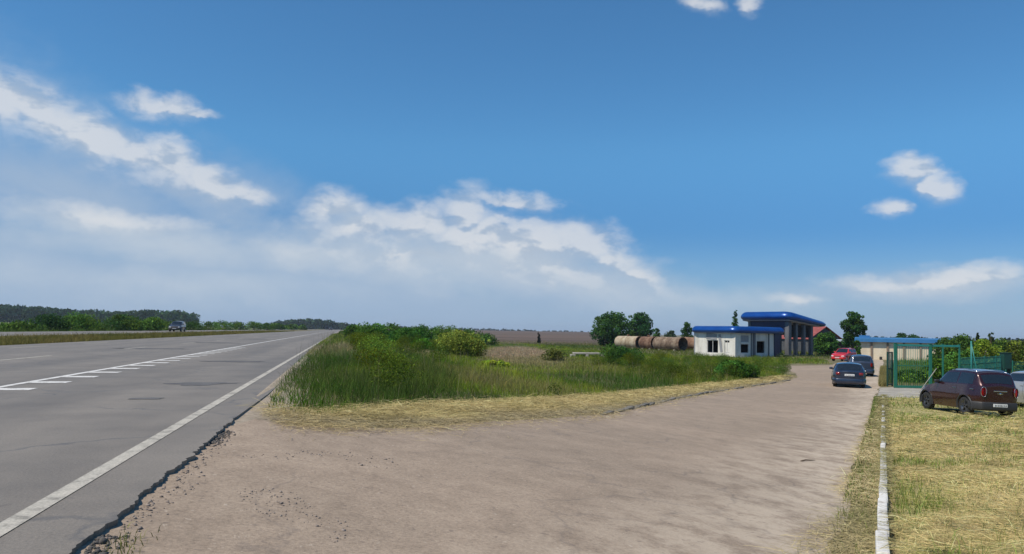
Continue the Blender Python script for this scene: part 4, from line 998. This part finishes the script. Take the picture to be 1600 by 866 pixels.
def round_box_roof(mb, x0, x1, y0, y1, z0, z1, rad, rc=.9):
    """bulging rounded fascia round a flat roof"""
    path = []
    for (cx, cy, a0) in ((x1 - rc, y0 + rc, -90), (x1 - rc, y1 - rc, 0), (x0 + rc, y1 - rc, 90), (x0 + rc, y0 + rc, 180)):
        for k in range(7):
            a = R(a0 + 15 * k); path.append((cx + rc * math.cos(a), cy + rc * math.sin(a), math.cos(a), math.sin(a)))
    n = len(path); prof_ = [(-.35, z0)] + [(rad * math.cos(t) * .95 - (.0 if t < 0 else rad * .5 * math.sin(t)), z0 + (z1 - z0) * (.42 + (.42 if t < 0 else .58) * math.sin(t))) for t in np.linspace(-math.pi / 2, math.pi / 2, 13)] + [(-.7, z1 - .02)]
    m_ = len(prof_); vs = [(x + nx * o, y + ny * o, z) for (x, y, nx, ny) in path for (o, z) in prof_]
    mb.add(vs, [(i * m_ + j, ((i + 1) % n) * m_ + j, ((i + 1) % n) * m_ + j + 1, i * m_ + j + 1) for i in range(n) for j in range(m_ - 1)], True)
    mb.add([(x - nx * .7, y - ny * .7, z1 - .02) for (x, y, nx, ny) in path], [tuple(range(n))])
    mb.add([(x - nx * .35, y - ny * .35, z0) for (x, y, nx, ny) in path], [tuple(range(n))[::-1]])

# kiosk: nearest corner at the local origin, +X right wall, +Y left wall
kc = at(1149, 105); GZ = -1.95
kiosk = empty('filling_station_kiosk', (kc.x, kc.y, GZ), st_rz)
tag(kiosk, 'abandoned low white kiosk with bulging blue roof edge and gaping windows', 'building')
KW, KD_, KH = 10.0, 7.2, 3.35
def wall_with_openings(mb, length, height, openings, axis, thick=.22):
    """wall from (0,0) along axis with rectangular holes"""
    xs = sorted({0, length} | {o[0] for o in openings} | {o[1] for o in openings}); zs = sorted({0, height} | {o[2] for o in openings} | {o[3] for o in openings})
    for i in range(len(xs) - 1):
        for j in range(len(zs) - 1):
            cx, cz = (xs[i] + xs[i + 1]) / 2, (zs[j] + zs[j + 1]) / 2
            if any(o[0] < cx < o[1] and o[2] < cz < o[3] for o in openings): continue
            w, hh = xs[i + 1] - xs[i], zs[j + 1] - zs[j]
            if axis == 'x': mb.box((cx, thick / 2, cz), (w, thick, hh))
            else: mb.box((thick / 2, cx, cz), (thick, w, hh))
m_ = MB(); LO = [(4.9, 6.5, 0.55, 2.35), (2.9, 3.2, .3, .301)]
openL = [(3.0, 5.0, .45, 2.3), (1.0, 1.9, .5, 2.3)]; openR = [(1.2, 3.0, .55, 1.85), (1.2, 3.0, 2.05, 3.1), (4.7, 6.6, .5, 2.3)]
wall_with_openings(m_, KD_, KH, openL, 'y'); m_.build('side_wall', M['white_wall'], kiosk)
m_ = MB(); 
for o in [(0.0, KW)]: pass
wall_with_openings(m_, KW - .23, KH, [(a - .23, b - .23, c_, d_) for (a, b, c_, d_) in openR], 'x'); m_.v = [(x + .23, y, z) for x, y, z in m_.v]
m_.build('front_wall', M['white_wall'], kiosk)
m_ = MB(); m_.box((KW - .11, KD_ / 2 + .11, KH / 2), (.22, KD_ - .23, KH)); m_.box((KW / 2, KD_ - .11 + .23, KH / 2), (KW - .02, .22, KH)); m_.build('back_wall', M['grey_panel'], kiosk)
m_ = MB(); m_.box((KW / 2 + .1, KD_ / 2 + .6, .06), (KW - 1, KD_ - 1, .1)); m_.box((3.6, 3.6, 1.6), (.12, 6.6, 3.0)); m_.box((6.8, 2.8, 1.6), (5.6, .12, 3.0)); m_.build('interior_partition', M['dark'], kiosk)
m_ = MB(); round_box_roof(m_, -.35, KW + .6, -.35, KD_ + .35, KH + .004, KH + .95, .4); m_.build('roof', M['blue'], kiosk)
for (a, b, z0, z1) in openL:
    m_ = MB()
    for yy in (a, b, (a + b) / 2): m_.box((.11, min(max(yy, a + .035), b - .035), (z0 + z1) / 2), (.07, .07, z1 - z0))
    for zz in (z0 + .035, z1 - .035): m_.box((.11, (a + b) / 2, zz), (.066, b - a, .07))
    m_.build('window_frame', M['frame'], kiosk)
m_ = MB(); m_.box((-.03, 4.15, 2.83), (.05, 1.9, .85), rx=R(5)); m_.box((-.035, 2.55, 1.9), (.05, .42, 2.5), rx=R(-9)); m_.build('torn_panel', M['grey_panel'], kiosk)
m_ = MB(); m_.box((.13, 1.45, 1.3), (.03, .78, 1.4)); m_.build('boarded_panel', M['white_wall'], kiosk)
for (a, b, z0, z1) in openR:
    m_ = MB()
    for xx in (a, b): m_.box((min(max(xx, a + .035), b - .035), .11, (z0 + z1) / 2), (.07, .07, z1 - z0))
    for zz in (z0 + .035, z1 - .035): m_.box(((a + b) / 2, .11, zz), (b - a, .066, .07))
    m_.build('window_frame', M['frame'], kiosk)
m_ = MB(); m_.box((2.1, .1, 2.6), (1.7, .04, .95), ry=R(2)); m_.build('hanging_panel', M['grey_panel'], kiosk)
m_ = MB(); m_.box((4.05, -.06, KH / 2), (.55, .12, KH - .01)); m_.box((3.45, -.04, KH / 2), (.16, .08, KH - .01)); m_.box((7.4, -.05, KH / 2), (.2, .1, KH - .01)); m_.build('pilaster', M['pillar'], kiosk)
m_ = MB(); m_.box((9.3, -.07, KH / 2), (1.3, .14, KH - .01)); m_.build('entrance_panel', M['navy'], kiosk)
m_ = MB(); m_.box((-.015, 6.4, 1.25), (.03, .95, 2.2)); m_.build('door', M['white_wall'], kiosk)
m_ = MB(); m_.box((KW / 2 - .2, KD_ / 2, -.12), (KW + 1.2, KD_ + 1.2, .24)); m_.build('plinth', M['concrete'], kiosk)

# tall canopy over the forecourt
cc = at(1233, 113); can = empty('filling_station_canopy', (cc.x, cc.y, GZ), st_rz)
tag(can, 'tall forecourt canopy with thick rounded blue edge on grey pillars', 'canopy')
CX, CY, CZ = 8.2, 8.8, 5.55
m_ = MB(); round_box_roof(m_, 0, CX + 1.2, 0, CY, CZ, CZ + 1.25, .55, 1.2)
m_.v = [(x, y, CZ + (z - CZ) * (1 - .045 * max(x, 0)) - .1 * max(x, 0)) for x, y, z in m_.v]; m_.build('roof', M['blue'], can)
m_ = MB(); m_.box((CX / 2, CY / 2, CZ - .08), (CX - .4, CY - .4, .16)); m_.v = [(x, y, z - .1 * x) for x, y, z in m_.v]; m_.build('ceiling_panel', M['soffit'], can)
for (x, y, w) in ((.9, .8, .7), (2.9, .9, .5), (4.9, .9, .5), (6.9, .95, .5), (7.3, 6.9, .55), (.8, 7.6, .5), (4.0, 7.7, .5)):
    m_ = MB(); hp = CZ - .17 - .1 * (x + w / 2); m_.box((x, y, hp / 2), (w, w, hp), bev=.03); m_.box((x, y, .12), (w + .3, w + .3, .24), bev=.03); m_.build('pillar', M['pillar'], can)
m_ = MB(); m_.box((4.0, 5.2, 3.9), (6.8, .2, 1.4)); m_.box((.75, 4.2, 4.7), (.2, 6.2, 1.3)); m_.build('upper_wall', M['navy'], can)
m_ = MB(); m_.box((4.3, 1.3, CZ - 1.75), (7.2, .16, 1.9)); m_.build('beam_shade_panel', M['dark'], can)  # near-black panel added to stand in for shade under soffit and beam
m_ = MB(); m_.box((2.6, 5.25, 1.6), (3.2, .16, 3.2)); m_.build('back_panel', M['navy'], can)
m_ = MB(); m_.box((CX / 2, CY / 2, -.06), (CX, CY, .18)); m_.build('forecourt_slab', M['concrete'], can)

# barn with the red roof
M['red_roof'] = noisy('red_roof', [(.3, (.2, .05, .045)), (.7, (.3, .085, .075))], 1.2, 5, .7, obj=True)
M['barn_wall'] = noisy('barn_wall', [(.3, (.05, .055, .06)), (.7, (.09, .095, .1))], 1, 5, .85, obj=True)
M['lean_roof'] = noisy('lean_to_roof', [(.3, (.4, .46, .5)), (.7, (.55, .6, .63))], 1, 5, .6, obj=True)
bc = at(1289, 150); barn = empty('barn', (bc.x, bc.y, GZ), st_rz + R(-6)); tag(barn, 'dark barn with a red pitched roof behind the bushy tree', 'barn')
ap = ztop(1289, 511, 150) - GZ; ev = ztop(1322, 530, 150) - GZ
m_ = MB(); w = 4.6; ln = 16
m_.add([(-w, 0, 0), (w, 0, 0), (w, 0, ev), (0, 0, ap - .12), (-w, 0, ev), (-w, ln, 0), (w, ln, 0), (w, ln, ev), (0, ln, ap - .12), (-w, ln, ev)],
       [(0, 1, 2, 3, 4), (5, 9, 8, 7, 6), (0, 4, 9, 5), (1, 6, 7, 2), (0, 5, 6, 1), (2, 7, 8, 3), (3, 8, 9, 4)]); m_.build('wall', M['barn_wall'], barn)
m_ = MB()
for s in (-1, 1):
    ex = s * (w + .35); ez = ev - .35 * (ap - ev) / w
    m_.add([(0, -.4, ap), (ex, -.4, ez), (ex, ln + .4, ez), (0, ln + .4, ap), (0, -.4, ap + .12), (ex, -.4, ez + .12), (ex, ln + .4, ez + .12), (0, ln + .4, ap + .12)], [(0, 1, 2, 3), (4, 7, 6, 5), (0, 4, 5, 1), (1, 5, 6, 2), (2, 6, 7, 3)])
m_.build('roof', M['red_roof'], barn)
m_ = MB(); m_.box((0, -.04, 1.35), (2.6, .08, 2.7)); m_.build('barn_door', M['dark'], barn)
lt = at(1317, 138); lean = empty('carport', (lt.x, lt.y, GZ), -YAW); tag(lean, 'low open shed with a pale blue flat roof behind the red car', 'shed')
lz = ztop(1317, 531.5, 138) - GZ
m_ = MB(); m_.box((0, 0, lz - .1), (3.6, 3.0, .24), rx=R(3)); m_.build('roof', M['lean_roof'], lean)
for sx in (-1, 1):
    for sy in (-1, 1):
        m_ = MB(); m_.box((sx * 1.65, sy * 1.35, (lz - .2) / 2), (.14, .14, lz - .2)); m_.build('post', M['barn_wall'], lean)
m_ = MB(); m_.box((0, 1.3, (lz - .3) / 2), (3.1, .1, lz - .3)); m_.build('back_wall', M['barn_wall'], lean)

# long beige garage with blue roof
M['beige'] = noisy('beige_render', [(.3, (.5, .42, .31)), (.55, (.62, .54, .4)), (.8, (.66, .58, .45))], .6, 6, .9, stretch=(1, 1, .4), fine=(4, .12), obj=True)
M['roof_blue'] = noisy('blue_sheet_roof', [(.3, (.03, .14, .32)), (.7, (.05, .19, .4))], .7, 5, .5, fine=(5, .12), obj=True)
M['brown'] = plain('brown_pilaster', (.2, .15, .11), .85)
gl = at(1339, 106); gar = empty('garage_block', (gl.x, gl.y, GZ), -YAW - R(25)); tag(gar, 'long low beige garage block with brown pilasters under a blue sheet roof', 'garage')
GLn = 10.6; gh = ztop(1390, 535, 106) - GZ
m_ = MB(); m_.box((GLn / 2, 3, gh / 2), (GLn, 6, gh)); m_.build('wall', M['beige'], gar)
m_ = MB(); ov = .3; rf = GLn + 1.6
m_.add([(-ov, -.5, gh), (rf, -.5, gh), (rf, 6.4, gh + .1), (-ov, 6.4, gh + .1), (-ov, -.5, gh + .5), (rf, -.5, gh + .5), (rf, 6.4, gh + .66), (-ov, 6.4, gh + .66)], [(0, 3, 2, 1), (4, 5, 6, 7), (0, 1, 5, 4), (1, 2, 6, 5), (2, 3, 7, 6), (3, 0, 4, 7)]); m_.build('roof', M['roof_blue'], gar)
m_ = MB(); m_.box((.95, 3.0, gh + .72), (1.4, 1.2, .4)); m_.build('roof_box', M['roof_blue'], gar)
for k in range(6):
    m_ = MB(); m_.box((1.85 + k * 2.0, -.08, gh / 2), (.26, .16, gh - .02)); m_.build('pilaster', M['brown'], gar)
for k, x in enumerate((.6, 3.0)):
    m_ = MB(); m_.box((x, -.35, .22), (.35, .3, .44), bev=.08); m_.build('dark_step', M['dark'], gar)

# rusty tank sections
def rust_mat(name, a, b, c_):
    return noisy(name, [(.34, a), (.5, b), (.66, c_)], 1.3, 8, .9, fine=(6, .3), bump=.25, obj=True, dist=.6)
RUST = [rust_mat('pale_rust', (.2, .145, .09), (.33, .27, .19), (.4, .35, .26)), rust_mat('red_rust', (.065, .034, .022), (.14, .08, .052), (.22, .145, .1)), rust_mat('grey_rust', (.085, .055, .037), (.165, .12, .085), (.26, .205, .15)), rust_mat('brown_rust', (.12, .065, .04), (.19, .11, .07), (.26, .17, .11))]
phi = R(35); ax_dir = cam_xy(Vector((math.sin(phi), -math.cos(phi)))); t_rz = math.atan2(ax_dir.y, ax_dir.x)
for i, (px, dd, ln, lab) in enumerate([(1000, 151, 6.0, 'pale rusty tank with a domed end, leftmost of the tank sections'), (1024, 146, 3.2, 'reddest rusty tank section, between the domed tank and the open one'), (1067, 138, 6.3, 'brown-grey rusty tank section with a wide open dark mouth'), (1096, 150, 5.0, 'rusty tank section half hidden by the white kiosk')]):
    p = at(px, dd); tk = empty('storage_tank', (p.x, p.y, GZ), t_rz); tag(tk, lab, 'tank', 'rusty tank sections lying in the weeds')
    r0 = 1.24; m_ = MB(); m_.lathe_x([(0, r0), (-ln * .5, r0), (-ln, r0)], 40, (0, 0, r0 + .05)); m_.lathe_x([(0, r0 - .03), (-ln, r0 - .03)], 40, (0, 0, r0 + .05)); m_.build('shell', RUST[i], tk)
    m_ = MB(); m_.lathe_x([(-ln + .0, r0)] + [(-ln - .55 * math.sin(t), r0 * math.cos(t)) for t in np.linspace(.05, math.pi / 2 - .001, 9)], 40, (0, 0, r0 + .05)); m_.build('end_cap', RUST[i], tk)
    m_ = MB(); m_.lathe_x([(.05, r0 - .05), (.05, r0 + .05), (-.09, r0 + .05), (-.09, r0 - .05), (.05, r0 - .05)], 40, (0, 0, r0 + .05)); m_.lathe_x([(-ln * .5 + .03, r0), (-ln * .5 + .03, r0 + .02), (-ln * .5 - .03, r0 + .02), (-ln * .5 - .03, r0)], 40, (0, 0, r0 + .05)); m_.build('rim_band', RUST[1], tk)
    for s in (-1, 1):
        m_ = MB(); m_.box((-ln * (.2 if s > 0 else .8), 0, .1), (.35, 1.9, .3)); m_.build('support_block', M['concrete'], tk)
    if i < 2:
        m_ = MB(); m_.tube([(-ln * .55, 0, 2 * r0 + .04), (-ln * .55, 0, 2 * r0 + .34)], .28, 14); m_.build('hatch', RUST[1], tk)

# concrete slab on blocks in the meadow
p = at(921, 92); sl = empty('concrete_slab', (p.x, p.y, GZ - .3), -YAW + R(4)); tag(sl, 'pale concrete slab resting on blocks in the meadow left of the tanks', 'slab')
m_ = MB(); m_.box((.3, .4, .8), (4.4, 1.6, .2), bev=.03); m_.build('deck', M['concrete'], sl)
for x, w_ in ((-2.0, .55), (-.3, .35), (1.6, .5)):
    m_ = MB(); m_.box((x, .0, .34), (w_, 1.0, .68), bev=.03); m_.build('support_block', M['concrete'], sl)

# ------------------------------------------------------------------ gate and mesh fence
M['green'] = plain('green_coated_steel', (.012, .13, .085), .45)
M['teal'] = plain('teal_steel', (.02, .19, .17), .45)
M['dark_green'] = plain('dark_green_steel', (.008, .05, .035), .5)
gd = 45.2; go_ = at(1399, gd); gate = empty('yard_gate', (go_.x, go_.y, GZ), -YAW + R(-3)); tag(gate, 'tall green steel gate frame with barred panels across the yard entrance', 'gate')
ppm = F / gd; gw = (1452 - 1399) / ppm; hgt = ztop(1399, 537, gd) - GZ; full = (1496 - 1399) / ppm
for x in (0, gw, (1471 - 1399) / ppm, full):
    m_ = MB(); w_ = .15 if x in (0, gw) else .085; m_.box((x, 0, hgt / 2 - .05), (w_, w_, hgt + .1), bev=.012); m_.box((x, 0, hgt + .015), (w_ + .03, w_ + .03, .03)); m_.build('post', M['green'], gate)
m_ = MB(); m_.box((full / 2, 0, hgt - .09), (full, .1, .12), bev=.01); m_.build('top_beam', M['teal'], gate)
m_ = MB(); x = .12
while x < gw - .1: m_.tube([(x, 0, .12), (x, 0, hgt - .16)], .011, 6); x += .13
m_.build('bars', M['green'], gate)
m_ = MB(); m_.box((gw / 2 + .5, -.03, .1), (gw + 1.2, .1, .14), bev=.01); m_.box((gw / 2, 0, 1.35), (gw - .17, .05, .05)); m_.build('rail', M['green'], gate)
# half-open wicket panel left of the gate
wp = at(1386.5, gd + 1.2); wk = empty('wicket_gate', (wp.x, wp.y, GZ), -YAW + R(38)); tag(wk, 'narrow green mesh wicket standing open left of the tall gate', 'gate')
wh = ztop(1387, 550, gd + 1.2) - GZ; ww = .62
m_ = MB()
for x in (0, ww): m_.box((x, 0, wh / 2), (.07, .07, wh))
for z in (.12, wh * .52, wh - .035): m_.box((ww / 2, 0, z), (ww - .07, .06, .06))
m_.build('frame', M['dark_green'], wk)
m_ = MB(); x = .07
while x < ww: m_.tube([(x, 0, .12), (x, 0, wh - .04)], .008, 5); x += .055
m_.build('mesh_infill', M['green'], wk)
m_ = MB(); m_.box((ww * .9, -.06, 1.0), (.14, .03, .03)); m_.build('handle', M['dark_green'], wk)
# mesh fence to the right
def fence(name, label, pxa, da, pxb, db, hgt, n):
    a, b = at(pxa, da), at(pxb, db); v = b - a; L_ = v.to_2d().length; rz = math.atan2(v.y, v.x); fr = empty(name, (a.x, a.y, GZ), rz); tag(fr, label, 'fence')
    for k in range(n + 1):
        m_ = MB(); m_.box((L_ * k / n, 0, hgt / 2), (.06, .06, hgt + .08)); m_.build('post', M['green'], fr)
    for k in range(n):
        m_ = MB(); x0 = L_ * k / n + .03; x1 = L_ * (k + 1) / n - .03; x = x0 + .04
        while x < x1: m_.tube([(x, 0, .05), (x, 0, hgt - .02)], .005, 4, False); x += .075
        for z in np.linspace(.08, hgt - .05, 6): m_.tube([(x0, .008, z), (x1, .008, z)], .006, 4, False)
        m_.build('mesh_panel', M['teal'], fr)
    return fr
fence('mesh_fence', 'green welded mesh fence running right from the gate behind the maroon car', 1498, 45.2, 1572, 53, 1.9, 4)
fence('mesh_fence', 'low green mesh fence beyond the cabinet at the right edge', 1582, 54, 1720, 56, 1.5, 4)
bp = at(1520, 45.6); br = empty('brace_post', (bp.x, bp.y, GZ), -YAW); tag(br, 'slanting teal brace post beside the mesh fence', 'post')
bt = ztop(1518, 533, 45.6) - GZ
m_ = MB(); m_.tube([(-.1, 0, 0), (-.1, 0, bt)], .04, 8); m_.build('upright', M['teal'], br)
m_ = MB(); m_.tube([(.45, 0, 0), (-.08, 0, bt * .93)], .03, 8); m_.build('strut', M['teal'], br)
cb = at(1571, 52); cab = empty('cabinet', (cb.x, cb.y, GZ), -YAW + R(12)); tag(cab, 'dark green metal utility cabinet on legs beyond the maroon car', 'cabinet')
ct = ztop(1571, 552, 52) - GZ
m_ = MB(); m_.box((0, 0, ct - .55), (.62, .4, 1.1), bev=.02); m_.box((0, 0, ct + .015), (.7, .48, .04), bev=.01); m_.build('housing', M['dark_green'], cab)
m_ = MB(); m_.box((0, -.212, ct - .55), (.52, .02, .98), bev=.006); dr_ = m_.build('door', M['dark_green'], cab); m_ = MB(); m_.box((.18, -.23, ct - .55), (.03, .03, .14), bev=.008); m_.build('handle', M['rim'], dr_)
for sx in (-1, 1):
    m_ = MB(); m_.box((sx * .25, 0, (ct - 1.1) / 2), (.08, .3, ct - 1.1)); m_.build('leg', M['dark_green'], cab)
# pale leaning pole behind the bonnet
pa = at(1436, 40); pb = at(1463, 41); m_ = MB()
barr = empty('barrier', (pa.x, pa.y, float(g(pa.x))), 0); tag(barr, 'pale grey leaning barrier pole by the bonnet of the maroon car', 'barrier')
d2 = pb - pa; e = (d2.x, d2.y, ztop(1462, 576, 41) - float(g(pa.x)))
m_.tube([(0, 0, .12), (e[0] * .5, e[1] * .5, .12 + (e[2] - .12) * .5), e], .02, 8); m_.build('pole', M['concrete'], barr)
m_ = MB(); m_.box((e[0] * .35, e[1] * .35, .25), (.16, .16, .5), bev=.02); m_.build('support_post', M['green'], barr)

# ------------------------------------------------------------------ sky, sun
SUN_EL = R(55); SUN_AZ = R(-110)                      # azimuth clockwise from +Y: the sun stands left of the road
w = bpy.data.worlds.new('World'); scene.world = w; w.use_nodes = True; nt = w.node_tree; nt.nodes.clear(); t = NT(nt)
out = t.n('ShaderNodeOutputWorld'); bg = t.n('ShaderNodeBackground'); bg.inputs[1].default_value = .1; t.l(bg.outputs[0], out.inputs[0])
sky = t.n('ShaderNodeTexSky'); sky.sky_type = 'NISHITA'; sky.sun_disc = False; sky.sun_elevation = SUN_EL; sky.sun_rotation = SUN_AZ
sky.air_density = 1.0; sky.dust_density = .4; sky.ozone_density = 3.0; sky.altitude = 100
dirn = t.n('ShaderNodeTexCoord').outputs['Generated']; nrm = t.n('ShaderNodeVectorMath', operation='NORMALIZE'); t.l(dirn, nrm.inputs[0])
sx = t.n('ShaderNodeSeparateXYZ'); t.l(nrm.outputs[0], sx.inputs[0])
az = t.math('ARCTAN2', sx.outputs[0], sx.outputs[1]); el = t.math('ARCSINE', sx.outputs[2])
ae = t.n('ShaderNodeCombineXYZ'); t.l(az, ae.inputs[0]); t.l(el, ae.inputs[1]); AE = ae.outputs[0]
def ang(px, py): v = ray(px, py).normalized(); return (math.atan2(v.x, v.y), math.asin(v.z))
mpn = t.n('ShaderNodeMapping'); mpn.inputs['Scale'].default_value = (1, 1.5, 1); t.l(AE, mpn.inputs[0])
wn = t.n('ShaderNodeTexNoise'); wn.inputs['Scale'].default_value = 18; wn.inputs['Detail'].default_value = 6; wn.inputs['Roughness'].default_value = .6; t.l(mpn.outputs[0], wn.inputs['Vector'])
sc = t.n('ShaderNodeVectorMath', operation='MULTIPLY_ADD'); t.l(wn.outputs['Color'], sc.inputs[0]); sc.inputs[1].default_value = (.05, .035, 0); sc.inputs[2].default_value = (-.025, -.0175, 0)
ad = t.n('ShaderNodeVectorMath', operation='ADD'); t.l(AE, ad.inputs[0]); t.l(sc.outputs[0], ad.inputs[1]); PW = ad.outputs[0]
def field(blobs, src):
    cur = None
    for (px, py, rx, ry, rot, wt) in blobs:
        c_ = ang(px, py); a = R(rot); u1 = (math.cos(a), math.sin(a)); k = 1 / F
        e1 = (u1[0] / (rx * k), u1[1] / (rx * k), 0); e2 = (-u1[1] / (ry * k), u1[0] / (ry * k), 0)
        s_ = t.n('ShaderNodeVectorMath', operation='SUBTRACT'); t.l(src, s_.inputs[0]); s_.inputs[1].default_value = (c_[0], c_[1], 0)
        ds = []
        for e_ in (e1, e2):
            q_ = t.n('ShaderNodeVectorMath', operation='DOT_PRODUCT'); t.l(s_.outputs[0], q_.inputs[0]); q_.inputs[1].default_value = e_; ds.append(q_.outputs['Value'])
        r2_ = t.math('MULTIPLY_ADD', ds[0], ds[0], t.math('MULTIPLY', ds[1], ds[1]))
        val = t.math('MULTIPLY', t.math('SUBTRACT', 1.0, t.math('SQRT', r2_)), wt)
        cur = val if cur is None else t.math('MAXIMUM', cur, val)
    return cur
CUM = [(-20, 150, 95, 48, -32, 1.0), (60, 184, 105, 46, -30, 1.0), (130, 215, 98, 44, -25, 1.0), (200, 240, 90, 42, -22, .95), (270, 266, 84, 48, -26, 1.05), (325, 290, 80, 38, -26, .95), (378, 304, 58, 24, -15, .75),
       (258, 169, 66, 26, -5, 1.0), (305, 179, 45, 13, -3, .75),
       (523, 332, 64, 40, 0, .85), (560, 360, 130, 40, -2, .7), (650, 352, 110, 46, 4, .85), (730, 338, 70, 52, 10, .95), (745, 368, 130, 52, -4, 1.05), (835, 384, 130, 52, -6, 1.1), (905, 386, 90, 50, -10, 1.05), (950, 404, 70, 34, -22, .85), (995, 430, 80, 26, -28, .6), (795, 315, 100, 19, -6, .7), (850, 415, 220, 40, -6, .6), (660, 395, 260, 45, 0, .5),
       (1424, 268, 46, 28, -14, 1.05), (1458, 292, 42, 26, -30, 1.0), (1393, 325, 30, 17, 0, .85), (1490, 438, 115, 24, 3, .75), (1390, 446, 100, 16, -3, .5), (1250, 466, 45, 11, 0, .5), (1098, 6, 40, 18, -20, .8), (1172, 6, 24, 15, 0, .7), (180, 342, 150, 26, -4, .6)]
VEIL = [(60, 440, 620, 105, -4, .95), (480, 440, 560, 110, -6, .95), (820, 440, 330, 80, -10, .85), (330, 330, 280, 60, -25, .5), (1450, 452, 220, 34, 0, .5), (120, 210, 200, 70, -28, .35), (110, 300, 330, 75, -12, .7), (420, 300, 120, 40, -20, .3)]
upn = t.n('ShaderNodeVectorMath', operation='ADD'); t.l(PW, upn.inputs[0]); upn.inputs[1].default_value = (.0, .011, 0)
d1 = field(CUM, PW); d1u = field(CUM, upn.outputs[0]); d2_ = field(VEIL, AE)
mp2 = t.n('ShaderNodeMapping'); mp2.inputs['Scale'].default_value = (1, 1.7, 1); t.l(AE, mp2.inputs[0])
fn = t.noise(mp2.outputs[0], 22, 7, .52, .3); fn2 = t.noise(mp2.outputs[0], 9, 7, .6, .2)
dens = t.math('ADD', d1, t.math('MULTIPLY', t.math('SUBTRACT', fn, .5), .85))
def smooth(v, a, b):
    m_ = t.n('ShaderNodeMapRange'); m_.interpolation_type = 'SMOOTHSTEP'; m_.inputs[1].default_value = a; m_.inputs[2].default_value = b; t.l(v, m_.inputs[0]); return m_.outputs[0]
asym = smooth(t.math('SUBTRACT', d1, d1u), -.22, .22)
mr2 = t.n('ShaderNodeMapRange'); mr2.inputs[3].default_value = 1.15; mr2.inputs[4].default_value = .68; t.l(asym, mr2.inputs[0])
m1_ = t.n('ShaderNodeMapRange'); m1_.interpolation_type = 'SMOOTHSTEP'; m1_.inputs[1].default_value = -.12; t.l(mr2.outputs[0], m1_.inputs[2]); t.l(dens, m1_.inputs[0])
a1_ = t.math('MULTIPLY', m1_.outputs[0], .78)
dv = t.math('ADD', d2_, t.math('MULTIPLY', t.math('SUBTRACT', fn2, .5), .7)); a2_ = t.math('MULTIPLY', smooth(dv, -.15, .7), .9)
# cloud brightness: thicker parts and upper edges whiter, thin lower parts greyer
mp3 = t.n('ShaderNodeMapping'); mp3.inputs['Location'].default_value = (0.012, .03, 0); mp3.inputs['Scale'].default_value = (1, 1.7, 1); t.l(AE, mp3.inputs[0])
fn3 = t.noise(mp3.outputs[0], 22, 5, .52, .3)
lit = smooth(t.math('ADD', t.math('ADD', t.math('MULTIPLY', t.math('SUBTRACT', fn, fn3), 1.7), t.math('MULTIPLY', dens, .12)), t.math('MULTIPLY', t.math('SUBTRACT', asym, .5), .3)), -.16, .24)
ccol = t.mix(lit, (4.4, 5.2, 6.3), (7.2, 7.4, 7.7))
hz = smooth(el, .32, .0)
skyc = t.mix(1.0, sky.outputs[0], (.55, 1.02, 1.25), 'MULTIPLY')
skyc = t.mix(smooth(el, .25, .11), skyc, t.mix(1.0, skyc, (.6, .63, .77), 'MULTIPLY'))
skyc = t.mix(t.math('MULTIPLY', smooth(el, .14, -.02), .9), skyc, (3.6, 4.75, 6.5))
SOFT = [(160, 350, 190, 26, -3, .7), (480, 398, 170, 34, -6, .8), (300, 385, 260, 34, -2, .6), (700, 405, 300, 60, -4, .8), (560, 345, 90, 30, 0, .6), (900, 440, 240, 40, -10, .6), (1480, 446, 150, 24, 3, .7), (230, 440, 380, 30, 0, .4), (1100, 470, 200, 24, 0, .4)]
d3_ = field(SOFT, PW); a3_ = t.math('MULTIPLY', smooth(t.math('ADD', d3_, t.math('MULTIPLY', t.math('SUBTRACT', fn2, .5), 1.0)), -.25, .85), .85)
c1 = t.mix(a3_, t.mix(a2_, skyc, (3.5, 4.7, 6.35)), (5.3, 6.1, 7.0)); c2_ = t.mix(a1_, c1, ccol)
t.l(c2_, bg.inputs[0])

sl_ = bpy.data.lights.new('sun', 'SUN'); sl_.energy = 4.8; sl_.angle = R(.53); sl_.color = (1, .9, .77)
so = link(bpy.data.objects.new('sun', sl_)); sd = Vector((math.sin(SUN_AZ) * math.cos(SUN_EL), math.cos(SUN_AZ) * math.cos(SUN_EL), math.sin(SUN_EL)))
so.rotation_euler = sd.to_track_quat('Z', 'Y').to_euler(); so.location = sd * 50

# thin summer haze over the plain
HAZE = .00013
if HAZE:
    m = bpy.data.materials.new('haze'); m.use_nodes = True; nt = m.node_tree; nt.nodes.clear(); o_ = nt.nodes.new('ShaderNodeOutputMaterial'); pv = nt.nodes.new('ShaderNodeVolumePrincipled')
    pv.inputs['Color'].default_value = (.75, .86, 1, 1); pv.inputs['Density'].default_value = HAZE; pv.inputs['Anisotropy'].default_value = .2; nt.links.new(pv.outputs[0], o_.inputs['Volume'])
    mb = MB(); mb.box((0, 2000, 15), (8000, 5000, 36)); o = mb.build('haze', m); tag(o, kind='stuff')

vs_ = scene.view_settings; vs_.view_transform = 'Standard'; vs_.look = 'None'; vs_.exposure = 0; vs_.gamma = 1; vs_.use_curve_mapping = False
scene.cycles.max_bounces = 6; scene.cycles.transparent_max_bounces = 8; scene.cycles.volume_bounces = 0
